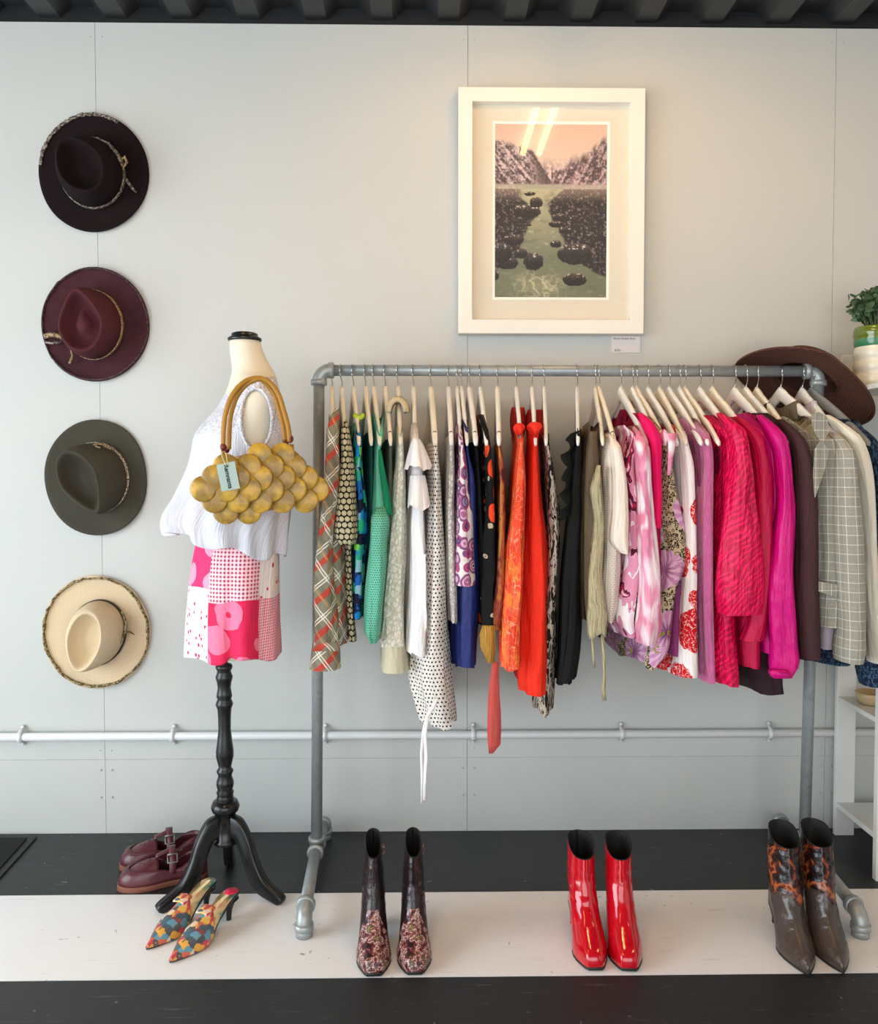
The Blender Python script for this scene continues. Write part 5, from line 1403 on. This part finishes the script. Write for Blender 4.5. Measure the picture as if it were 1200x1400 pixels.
def boot(ft, rt, mats, slices, shape, W, H, sole, rim, heelw=.6, soleth=.005, matfn=None, linemat=None, solemat=None, heelmat=None, bend=0.0, wr=0.0, heel_top=.24):
    """slices : (h, back, front, half width, roundness) with back/front as parts of the length"""
    L = ft.L; HT = .15; n = 2*(NS+1)
    def zf(h): return lambda l, u: h + sole(l)*(1-min(1, h/HT))+soleth
    rings = []; hs = []
    fine = []
    for a, b in zip(slices, slices[1:]):
        k = max(1, int((b[0]-a[0])/.006))
        for q in range(k): fine.append(tuple(lerp(x, y, q/k) for x, y in zip(a, b)))
    fine.append(slices[-1])
    top = slices[-1][0]
    for (h, lb, lf, w, rnd) in fine:
        rk = sstep(h, top-.05, top)
        def zz(l, u, h=h, rk=rk): return zf(h)(l, u) + rk*rim(u)
        r = ringat(ft, lb*L, lf*L, w, shape, rnd, zz, bend*(1-rnd))
        if wr: 
            for i, p in enumerate(r):
                k = sstep(h, .05, .09)*(1-sstep(h, .13, top)*.6)
                d = wr*k*(noise.noise((p.x*30, p.y*30, p.z*75))+.6*noise.noise((p.x*60, p.y*20, p.z*120)))
                ctr = sum(r, Vector())/len(r); q = p-ctr; q.z = 0
                if q.length > 1e-4: r[i] = p+q.normalized()*d
        rings.append(r); hs.append(h)
    mb = MB(); mb.loft(rings, True)
    if matfn:
        for k in range(len(mb.f)):
            j, i = divmod(k, n)
            P = sum((mb.v[q] for q in mb.f[k]), Vector())/4; mb.mi[k] = matfn((P-ft.o).dot(ft.t)/L, hs[j], (P-ft.o).dot(ft.s))
    mb.build('upper', mats, rt)
    # lining : inner wall going down into the boot
    h, lb, lf, w, rnd = slices[-1]; rr = []
    outer = rings[-1]; ctr = sum(outer, Vector())/len(outer)
    for k, (s, dz) in enumerate(((1.0, 0), (.97, .002), (.93, 0), (.90, -.02), (.86, -.07), (.80, -.11))):
        rr.append([ctr+(p-ctr)*s+Vector((0, 0, dz)) for p in outer])
    mb = MB(); mb.loft(rr, True, False, True); mb.build('lining', linemat, rt)
    # sole
    b = slices[0]; sr = []
    for g, dz in ((.96, 0), (1.03, .001), (1.03, soleth-.001), (.98, soleth+.0015)):
        sr.append(ringat(ft, b[1]*L-.001, b[2]*L+.002, b[3]*g, shape, 0, lambda l, u, dz=dz: sole(l)+dz, bend))
    mb = MB(); mb.loft(sr, True, True, True); mb.build('sole', solemat, rt)
    # heel
    hr = []
    for q, (z, s, back) in enumerate(((H+.001, 1.0, 0), (H*.6, lerp(1, heelw, .55), .004), (H*.25, heelw, .006), (0, heelw*1.04, .006))):
        ring = []
        for i in range(20):
            a = 2*PI*i/20; cl = heel_top*L*.5; l = cl+cl*math.cos(a)*s*.98+ (back if math.cos(a) < 0 else 0)*.5 - cl*(1-s)*.55; w = b[3]*.60*s*math.sin(a)
            zt = sole(max(0, l)) if q == 0 else z
            ring.append(ft.p(l, w, max(zt if q == 0 else z, 0)))
        hr.append(ring)
    mb = MB(); mb.loft(hr, True, True, True); mb.build('heel', heelmat, rt)

m_in = plain('black_boot_lining', '#0e0d0d', .8); m_so = plain('black_shoe_sole', '#151413', .5)
m_red = NT('red_patent_leather'); v = m_red.uv(1, src='Object'); m_red.bump(m_red.noise(v, 45, 2), .25, .004)
m_red = m_red.done('#c00a1c', .12, Coat_Weight=.6, Coat_Roughness=.05)
m_plum = NT('dark_plum_leather'); v = m_plum.uv(1, src='Object'); m_plum.bump(m_plum.noise(v, 90, 3), .25, .003); m_plum = m_plum.done(m_plum.mix(m_plum.noise(v, 12), '#1c1214', '#2c1c1e'), .22)
def m_snake():
    t = NT('snakeskin_leather'); v = t.uv(1, src='Object')
    d = t.voro(v, 190, 'DISTANCE_TO_EDGE'); n = t.noise(t.warp(v, 30, .02), 60, 2)
    c = t.ramp(n, [(.34, '#2a181a'), (.43, '#6a2430'), (.49, '#b8786a'), (.54, '#e0c4b8'), (.59, '#8a3450'), (.68, '#86784c')])
    c = t.mix(t.step(d, .02, .12), '#1c1012', c); t.bump(t.step(d, .0, .2), .4, .002); return t.done(c, .28)
m_snk = m_snake()
m_brn = NT('dark_brown_leather'); v = m_brn.uv(1, src='Object'); m_brn.bump(m_brn.noise(v, 45, 3), .5, .008); m_brn = m_brn.done(m_brn.mix(m_brn.noise(v, 14, 3), '#3a2f2a', '#55473f'), .30)
def m_tort():
    t = NT('printed_dark_leather'); v = t.uv(1, src='Object'); n = t.noise(t.warp(v, 16, .05), 24, 3)
    c = t.ramp(n, [(.40, '#15100f'), (.50, '#2a1614'), (.54, '#6e2c1a'), (.59, '#b5632e'), (.66, '#5e2018')]); t.bump(t.noise(v, 70, 3), .3, .003); return t.done(c, .25)
m_trt = m_tort()
def bootthing(name, label, toe, heel, grp, **kw):
    ft = Foot(toe, heel); rt = thing(name, label, 'boot', tuple(ft.o.lerp(ft.o+ft.t*ft.L, .5)), grp); boot(ft, rt, **kw); return ft, rt
def two_part(name, maskfn, A, B, bumpA, bumpB):
    # one upper cut from two leathers; the mask is the seam line between them
    t = NT(name); v = t.uv(1, src='Object'); m = maskfn(t, v)
    c = t.mix(m, A(t, v), B(t, v)); t.bump(t.noise(v, 55, 3), .45, .006); return t.done(c, .26)
def c_snk(t, v):
    d = t.voro(v, 190, 'DISTANCE_TO_EDGE'); n = t.noise(t.warp(v, 30, .02), 52, 2)
    c = t.ramp(n, [(.34, '#2a181a'), (.43, '#6a2430'), (.49, '#b07066'), (.54, '#dcc0b4'), (.59, '#8a3450'), (.68, '#86784c')]); return t.mix(t.step(d, .02, .12), '#1c1012', c)
def c_tor(t, v):
    n = t.noise(t.warp(v, 16, .05), 24, 3); return t.ramp(n, [(.40, '#15100f'), (.50, '#2a1614'), (.54, '#6e2c1a'), (.59, '#b5632e'), (.66, '#5e2018')])
def mk_toe(t, v):
    x, y, z = t.xyz(t.warp(v, 40, .008)); ax_ = t.ma('ABSOLUTE', x)
    lim = t.ma('SUBTRACT', t.ma('MULTIPLY', t.ma('MAXIMUM', t.ma('SUBTRACT', 1.0, t.ma('MULTIPLY', ax_, 60.0)), 0.0), .022), t.ma('MULTIPLY', ax_, .5))
    return t.ma('MULTIPLY', t.step(t.ma('ADD', t.ma('MULTIPLY', y, -1.0), lim), .012, .016), t.lt(z, .105))
def mk_shaft(t, v):
    x, y, z = t.xyz(t.warp(v, 30, .02)); return t.step(t.ma('ADD', z, t.ma('MULTIPLY', t.ma('SINE', t.ma('MULTIPLY', x, 90.0)), .016)), .118, .122)
m_psn = two_part('plum_and_snakeskin_leather', mk_toe, lambda t, v: t.mix(t.noise(v, 12), '#1c1214', '#2c1c1e'), c_snk, 0, 0)
m_btr = two_part('brown_and_printed_leather', mk_shaft, lambda t, v: t.mix(t.noise(v, 14, 3), '#3a2f2a', '#55473f'), c_tor, 0, 0)
# red patent ankle boots, square toes
RS = [(0,.0,1.0,.041,0),(.010,-.004,1.004,.043,0),(.022,-.006,.995,.042,.05),(.032,-.006,.97,.041,.1),(.042,-.004,.90,.040,.2),(.055,.0,.80,.039,.35),(.072,.012,.69,.0375,.5),(.095,.03,.60,.036,.7),(.12,.05,.54,.035,.9),(.15,.055,.50,.0345,1),(.19,.045,.49,.034,1),(.222,.04,.49,.034,1)]
for nm, tp, hx, lab in (('left', (814,1331), 790, 'left red patent square-toed ankle boot of the pair'), ('right', (860,1332), 843, 'right red patent square-toed ankle boot of the pair')):
    toe = UZ(tp[0], tp[1]-3, 0); hy = toe.y+.245; heel = UZ(hx, 1263, 0); heel = Vector((heel.x, hy, 0))
    ft, rt = bootthing('ankle_boot', lab, toe, heel, 'red patent boots', mats=m_red, slices=RS, shape=SQ, W=.043, H=.055, sole=solef(toe.y and (toe-heel).length, .055), rim=lambda u: .012-.030*sstep(u, .3, 1), linemat=m_in, solemat=m_so, heelmat=m_red, wr=.0022, heelw=.8)
    mb = MB(); mb.tube([ft.p(.055*ft.L+.012, .032, .17+.03*k/6) for k in range(7)], .0012, 6); mb.build('zip', m_so, rt)
# plum boots with snakeskin toes
SS = [(0,.0,1.0,.041,0),(.010,-.004,1.004,.043,0),(.022,-.006,.995,.041,.05),(.032,-.006,.96,.039,.1),(.042,-.004,.88,.037,.2),(.055,.0,.78,.035,.35),(.072,.012,.68,.033,.5),(.095,.03,.60,.031,.7),(.12,.05,.55,.029,.9),(.15,.055,.51,.027,1),(.19,.055,.49,.0235,1),(.235,.05,.47,.0205,1)]
for tp, hx, lab in (((511,1338), 512, 'left dark plum boot with a snakeskin toe'), ((567,1336), 566, 'right dark plum boot with a snakeskin toe')):
    toe = UZ(tp[0], tp[1]-2, 0); heel = UZ(hx, 1263, 0); heel = Vector((heel.x-.004, toe.y+.245, 0))
    ft, rt = bootthing('ankle_boot', lab, toe, heel, 'plum snakeskin boots', mats=m_psn, slices=SS, shape=SQ, W=.043, H=.05, sole=solef((toe-heel).length, .05), rim=lambda u: .014-.034*sstep(u, .3, 1), linemat=m_in, solemat=m_so, heelmat=m_so, wr=.002)
    mb = MB(); mb.tube(smoothpath([ft.p(.26*ft.L, .022, .235), ft.p(.26*ft.L, .027, .228), ft.p(.26*ft.L, .027, .212), ft.p(.27*ft.L, .024, .21)], 4), .002, 6); mb.build('pull_tab', m_snk, rt)
    mb = MB()
# dark brown pointed boots with printed shafts
BS = [(0,.0,1.0,.042,0),(.010,-.004,1.003,.044,0),(.020,-.006,.985,.043,.05),(.030,-.006,.93,.042,.1),(.042,-.004,.84,.041,.2),(.055,.0,.75,.040,.35),(.075,.010,.66,.039,.5),(.10,.02,.59,.0385,.7),(.13,.03,.54,.038,.9),(.16,.025,.51,.038,1),(.20,.025,.48,.037,1),(.250,.03,.46,.0365,1)]
for tp, hp_, lab in (((1105,1338), (1062,1258), 'left dark brown pointed boot with an orange printed shaft'), ((1152,1335), (1106,1256), 'right dark brown pointed boot with an orange printed shaft')):
    toe = UZ(tp[0], tp[1]-3, 0); heel = UZ(hp_[0], hp_[1], 0); d = (heel-toe).normalized(); heel = toe+d*.265
    ft, rt = bootthing('ankle_boot', lab, toe, heel, 'dark brown boots', mats=m_btr, slices=BS, shape=PT, W=.044, H=.05, sole=solef(.265, .05, .58), rim=lambda u: .012-.030*sstep(u, .1, 1), linemat=m_in, solemat=m_so, heelmat=m_so, wr=.0035)
# ---- burgundy T-bar shoes with crepe soles
m_bur = NT('burgundy_leather'); v = m_bur.uv(1, src='Object'); m_bur.bump(m_bur.noise(v, 80, 3), .2, .003); m_bur = m_bur.done(m_bur.mix(m_bur.noise(v, 14), '#4a1c24', '#65303a'), .32)
m_crepe = plain('tan_crepe_sole', '#7d4a36', .7, .2, 60, .3, 200); m_bin = plain('dark_burgundy_insole', '#2c1216', .7); m_buck = plain('pewter_buckle', '#8a857a', .35, .2, 60, Metallic=.7)
for tp, hp_, lab in (((160,1216), (284,1196), 'nearer burgundy leather T-bar shoe lying behind the stand leg'), ((163,1188), (276,1170), 'farther burgundy leather T-bar shoe against the nearer one')):
    toe, heel = UZ(*tp, 0), UZ(*hp_, 0); ft = Foot(toe, heel); L = ft.L
    rt = thing('buckle_shoe', lab, 'shoe', tuple((toe+heel)/2), 'burgundy T-bar shoes')
    so = lambda l, u: .0; W = .047
    mb = MB(); mb.loft([ringat(ft, 0, L, W*g, RD, 0, lambda l, u, z=z: z) for g, z in ((.97, .0), (1.0, .002), (1.0, .012), (.97, .016))], True, True, True); mb.build('sole', m_crepe, rt)
    # upper : closed toe box, low open sides and heel counter
    sl = [(.015,.01,.985,.044,0),(.026,.008,.98,.0445,.03),(.038,.010,.965,.043,.08),(.048,.014,.93,.041,.15),(.056,.016,.87,.038,.25)]
    rings = [ringat(ft, a*L, b*L, w, RD, r, lambda l, u, z=z: z+.022*sstep(z, .04, .062)*sstep(.45-u, 0, .4)-.020*sstep(z, .044, .062)*math.exp(-((u-.42)/.13)**2)) for z, a, b, w, r in sl]
    mb = MB(); mb.loft(rings, True); mb.build('upper', m_bur, rt, solid=.002)
    # vamp top over the toes with punched holes, tongue of the T bar
    def vamp(u, v):
        l = lerp(.55, .93, u)*L; ww = interp([(.55,.036),(.7,.040),(.8,.038),(.88,.031),(.93,.016)], l/L); w = (2*v-1)*ww
        return ft.p(l, w, .050+.018*(1-(2*v-1)**2)*sstep(.95-u, 0, .8)+.006*(1-u)*(1-abs(2*v-1)))
    mb = MB(); mb.grid(vamp, 14, 12); mb.build('vamp', m_bur, rt, solid=.002)
    mb = MB(); rings = []
    for k in range(9):
        u = k/8; l = lerp(.58, .36, u)*L; z = .082+.020*u; w = .011-.002*u
        rings.append([ft.p(l, -w, z-.002), ft.p(l, 0, z+.001), ft.p(l, w, z-.002), ft.p(l, w, z-.005), ft.p(l, -w, z-.005)])
    mb.loft(rings, True, True, True); mb.build('t_bar', m_bur, rt)
    mb = MB(); rings = []
    for k in range(17):
        a = PI*k/16; l = .40*L; rings.append([ft.p(l-.009, .043*math.cos(a), .040+.062*math.sin(a)**.8), ft.p(l+.009, .043*math.cos(a), .040+.062*math.sin(a)**.8), ft.p(l+.009, .041*math.cos(a), .038+.062*math.sin(a)**.8), ft.p(l-.009, .041*math.cos(a), .038+.062*math.sin(a)**.8)])
    mb.loft(rings, True, True, True); mb.build('ankle_strap', m_bur, rt)
    mb = MB(); sgn = -1 if ft.s.y > 0 else 1
    cc = [(.40*L-.013, .030), (.40*L+.013, .030), (.40*L+.013, .040), (.40*L-.013, .040)]
    zb = lambda w: .040+.062*math.sin(math.acos(min(1, w/.043)))**.8+.003
    mb.tube([ft.p(l, sgn*w, zb(w)) for l, w in cc+cc[:2]], .0028, 8); mb.build('buckle', m_buck, rt)
    mb = MB(); mb.loft([ringat(ft, .02*L, .95*L, .038, RD, 0, lambda l, u: .0235), ringat(ft, .02*L, .95*L, .038, RD, 0, lambda l, u: .026)], True, True, True); mb.build('insole', m_bin, rt)
    mb = MB()
    for (l, w) in ((.74, .0), (.70, .012), (.70, -.012), (.66, .020), (.66, -.020), (.64, .004), (.64, -.004)):
        p = vamp((l-.55)/.38, (w/.04+1)/2); mb.lathe([(.0001, .0016), (.003, .0012), (.0032, -.001)], p, 'Z', 8)
    mb.build('punched_holes', m_bin, rt)
# ---- patchwork pointed mules
def m_patch():
    t = NT('patchwork_painted_leather'); v = t.uv(1, src='Object'); n = t.n('ShaderNodeTexVoronoi', feature='F1', distance='MANHATTAN'); t.put(n.inputs['Vector'], v); n.inputs['Scale'].default_value = 62
    f = t.xy(n.outputs['Color'])[0]
    c = t.ramp(f, [(0, '#1a4a60'), (.14, '#c8283a'), (.28, '#e0a030'), (.40, '#2a3a4a'), (.52, '#e9c9a8'), (.62, '#d0583a'), (.74, '#4a90a8'), (.84, '#e8b84a'), (.92, '#7a1f3a')], 'CONSTANT')
    return t.done(t.mix(.12, c, t.mix(t.noise(v, 40, 3), '#f0d8b0', '#40505a')), .3)
def m_insole():
    t = NT('painted_insole'); v = t.uv(1, src='Object'); n = t.noise(v, 22, 2)
    return t.done(t.ramp(n, [(.32, '#3f8a90'), (.42, '#b9c49a'), (.5, '#e8cf9a'), (.6, '#efd2a6'), (.7, '#d98a6a')]), .35)
m_pat = m_patch(); m_ins = m_insole(); m_dk = plain('dark_sole_edge', '#1c1a1e', .35); m_pinkheel = plain('crimson_heel_pad', '#d01c44', .35)
toe1, heel1 = UZ(232, 1316, .004), UZ(322, 1250, 0)
off = UZ(200, 1298, .004)-toe1
for k, (d, lab) in enumerate(((Vector((0, 0, 0)), 'nearer multicoloured patchwork pointed mule with a crimson heel pad'), (Vector((off.x, off.y, 0)), 'farther multicoloured patchwork pointed mule behind its twin'))):
    toe, heel = toe1+d, heel1+d; ft = Foot(toe, heel); L = ft.L; H = .062; so = solef(L, H, .66, .10)
    rt = thing('pointed_mule', lab, 'shoe', tuple(Vector((toe.x, toe.y, 0)).lerp(Vector((heel.x, heel.y, 0)), .5)), 'patchwork mules')
    W = .037
    PM = [(0,.16),(.03,.40),(.10,.56),(.25,.60),(.42,.66),(.56,.92),(.63,1.0),(.75,.80),(.86,.48),(.94,.22),(1,.02)]
    mb = MB(); mb.loft([ringat(ft, -.006, L, W*g, PM, 0, lambda l, u, dz=dz: so(l)+dz) for g, dz in ((.94, 0), (1, .001), (1, .005), (.97, .0065))], True, True, True); mb.build('sole', m_dk, rt)
    mb = MB(); mb.loft([ringat(ft, -.004, L*.90, W*g, [(0,.16),(.03,.40),(.10,.56),(.25,.60),(.45,.66),(.62,.92),(.70,.95),(.83,.70),(.95,.30),(1,.1)], 0, lambda l, u, dz=dz: so(l)+dz) for g, dz in ((.95, .006), (.93, .0085))], True, True, True)
    mb.build('insole', m_ins, rt)
    if k == 0:
        mb = MB(); mb.loft([ringat(ft, -.003, L*.14, W*.5*g, None, 1, lambda l, u, dz=dz: so(l)+dz) for g, dz in ((1, .0086), (.97, .0096))], True, True, True); mb.build('heel_pad', m_pinkheel, rt)
    # upper : arched cover over the front half, running to the point
    def up(u, v):
        l = lerp(.50, 1.0, u)*L; ww = W*ctab(PM, l/L)*1.03+.0008; a = PI*v
        hgt = interp([(0,.046),(.25,.044),(.5,.033),(.75,.019),(.93,.009),(1,.004)], u)
        lip = .030*(math.sin(a)**3)*(1-sstep(u, 0, .35))   # the throat rises into a flat bow
        return ft.p(l-lip*.9, ww*math.cos(a), so(l)+.004+hgt*math.sin(a)**.8)
    mb = MB(); mb.grid(up, 26, 20); mb.build('upper', m_pat, rt, solid=.002)
    mb = MB(); rings = []
    for q in range(9):
        w = lerp(-.019, .019, q/8); z = .006*math.cos(w*60); l0 = .485*L
        base = so(.5*L)+.050
        rings.append([ft.p(l0-.018, w, base+z+.004), ft.p(l0+.014, w, base+z-.001), ft.p(l0+.014, w, base+z+.004), ft.p(l0-.018, w, base+z+.009)])
    mb.loft(rings, True, True, True); mb.build('flat_bow', m_pat, rt, bevel=.001)
    hr = []
    for z, s, dl in ((H-.011, 1.0, 0), (H*.70, .62, .003), (H*.4, .36, .006), (.004, .30, .008), (0, .32, .008)):
        hr.append([ft.p(.020+dl+.024*s*math.cos(a), .020*s*math.sin(a), z) for a in [2*PI*i/16 for i in range(16)]])
    mb = MB(); mb.loft(hr, True, True, True); mb.build('heel', m_dk, rt)
# ------------------------------------------------------------------ white shelf unit at the right edge, and what stands on it
M_shelf = plain('white_painted_shelving', '#dcdad4', .5, .06, 12, .1, 90)
SXL = U(1139, 1000, -.03).x; yS0, yS1 = -.035, UZ(1197, 1205, 0).y+.02
zA = [(U(1139, 950, yS0).z), (U(1139, 1094, yS0).z), U(1180, 522, yS1).z]
unit = thing('shelf_unit', 'white ladder-sided shelf unit standing at the right edge behind the rail', 'shelf', (SXL+.4, (yS0+yS1)/2, 0))
W_ = .85; zt = U(1150, 486, yS0).z
for x in (SXL, SXL+W_-.06):
    mb = MB(); mb.box((x, yS0-.018, 0), (x+.062, yS0, zt)); mb.build('post', M_shelf, unit, bevel=.002)
    xf = U(1193.5, 1100, yS1).x if x == SXL else x; mb = MB(); mb.box((xf, yS1-.022, 0), (xf+.058, yS1, U(1197, 512, yS1).z)); mb.build('post', M_shelf, unit, bevel=.002)
for z in zA:
    mb = MB(); mb.box((SXL+.001-(.035 if z == zA[2] else 0), yS1-.03, z-.016), (SXL+W_, yS0-.0185, z)); mb.build('shelf_board', M_shelf, unit, bevel=.002)
# ribbed pot with a small leafy plant
m_grn = NT('green_glazed_ceramic'); m_grn = m_grn.done('#5d6f1f', .12, Coat_Weight=.4)
m_cel = plain('jade_glazed_band', '#3d7a58', .15); m_crmv = plain('cream_glazed_ceramic', '#ddd9c6', .15, .04, 20)
yv = (yS0+yS1)/2-.02; vc = U(1201, 517, yv); zsh = zA[2]; kz = 1150.0/(DIST+yv)
R0 = 33/kz; HH = (517-437)/kz; seg = [zsh+.001+HH*f for f in (0, .22, .44, .66, .70, .78, 1.0)]
pot = thing('ribbed_pot', 'ribbed ceramic pot, green above cream, on the top shelf at the right edge', 'pot', (vc.x, yv, zsh))
prof = [(R0*.92, seg[0])]
for a in range(3):
    z0, z1 = seg[a], seg[a+1]
    for q in range(1, 9): prof.append((R0*(.93+.07*math.sin(PI*q/8)), lerp(z0, z1, q/8)))
mb = MB(); mb.lathe(prof, (vc.x, yv, 0), n=36, cap1=False); mb.build('cream_body', m_crmv, pot)
mb = MB(); mb.lathe([(R0*.93, seg[3]), (R0*.97, seg[4]), (R0*.97, seg[5])], (vc.x, yv, 0), n=36, cap0=False, cap1=False); mb.build('jade_band', m_cel, pot)
prof = [(R0*.97, seg[5])]+[(R0*(.95+.06*math.sin(PI*q/8)), lerp(seg[5], seg[6], q/8)) for q in range(1, 9)]+[(R0*.85, seg[6]+.001), (R0*.8, seg[6]-.02), (.001, seg[6]-.02)]
mb = MB(); mb.lathe(prof, (vc.x, yv, 0), n=36, cap0=False); mb.build('green_rim', m_grn, pot)
m_leaf = NT('dusty_green_leaf'); v = m_leaf.uv(1, src='Object'); m_leaf = m_leaf.done(m_leaf.mix(m_leaf.noise(v, 60, 2), '#2c4428', '#5f7a54'), .5)
m_stem = plain('green_stem', '#43552c', .6)
pl = thing('potted_plant', 'bushy small-leaved green plant growing in the ribbed pot', 'plant', (vc.x, yv, seg[6]-.019))
R = random.Random(5); mbl = MB(); mbs = MB(); base = Vector((vc.x, yv, seg[6]-.019)); top = U(1201, 410, yv)
for s in range(90):
    a = R.uniform(0, 2*PI); el = R.uniform(-.1, 1.35); rad = R.uniform(.5, 1)
    tip = Vector((vc.x, yv, top.z-.005))+Vector((math.cos(a)*math.cos(el)*.108*rad, math.sin(a)*math.cos(el)*.080*rad, math.sin(el)*.062*rad-.018))
    b0 = base+Vector((math.cos(a)*.03, math.sin(a)*.03, .002)); mid = b0.lerp(tip, .5)+Vector((0, 0, .02))
    P = smoothpath([b0, mid, tip], 4); mbs.tube(P, .0016, 5)
    for q in range(10):
        p = P[min(len(P)-1, int(R.uniform(.4, 1)*(len(P)-1)))]+Vector((R.uniform(-1, 1), R.uniform(-1, 1), R.uniform(-1, 1)))*.012
        d = Vector((R.uniform(-1, 1), R.uniform(-1, 1), R.uniform(-.3, 1))).normalized(); ln = R.uniform(.018, .034); sd = d.cross(Vector((R.uniform(-1, 1), R.uniform(-1, 1), 1))).normalized(); nn = d.cross(sd)
        pts = [p, p+d*ln*.4+sd*ln*.36+nn*.002, p+d*ln*.8+sd*ln*.25, p+d*ln, p+d*ln*.8-sd*ln*.25, p+d*ln*.4-sd*ln*.36+nn*.002, p+d*ln*.5-nn*.003]
        mbl.add(pts, [(0, 1, 6), (1, 2, 6), (2, 3, 6), (3, 4, 6), (4, 5, 6), (5, 0, 6)])
mbs.build('stems', m_stem, pl); mbl.build('foliage', m_leaf, pl, fix=False)
# little tan bowl on the middle shelf
m_bowl = plain('tan_ceramic', '#c3a67c', .35, .08, 30)
bc = U(1190, 961, -.14); zb = zA[0]+.001
mb = MB(); r = .045
mb.lathe([(r*.62, zb), (r*.72, zb+.002), (r*.9, zb+.014), (r, zb+.036), (r*.97, zb+.037), (r*.86, zb+.016), (r*.6, zb+.006), (.001, zb+.005)], (bc.x, -.14, 0), n=32)
o = mb.build('bowl', m_bowl); tag(o, 'small tan ceramic bowl on the middle shelf at the right edge', 'bowl')
clean()
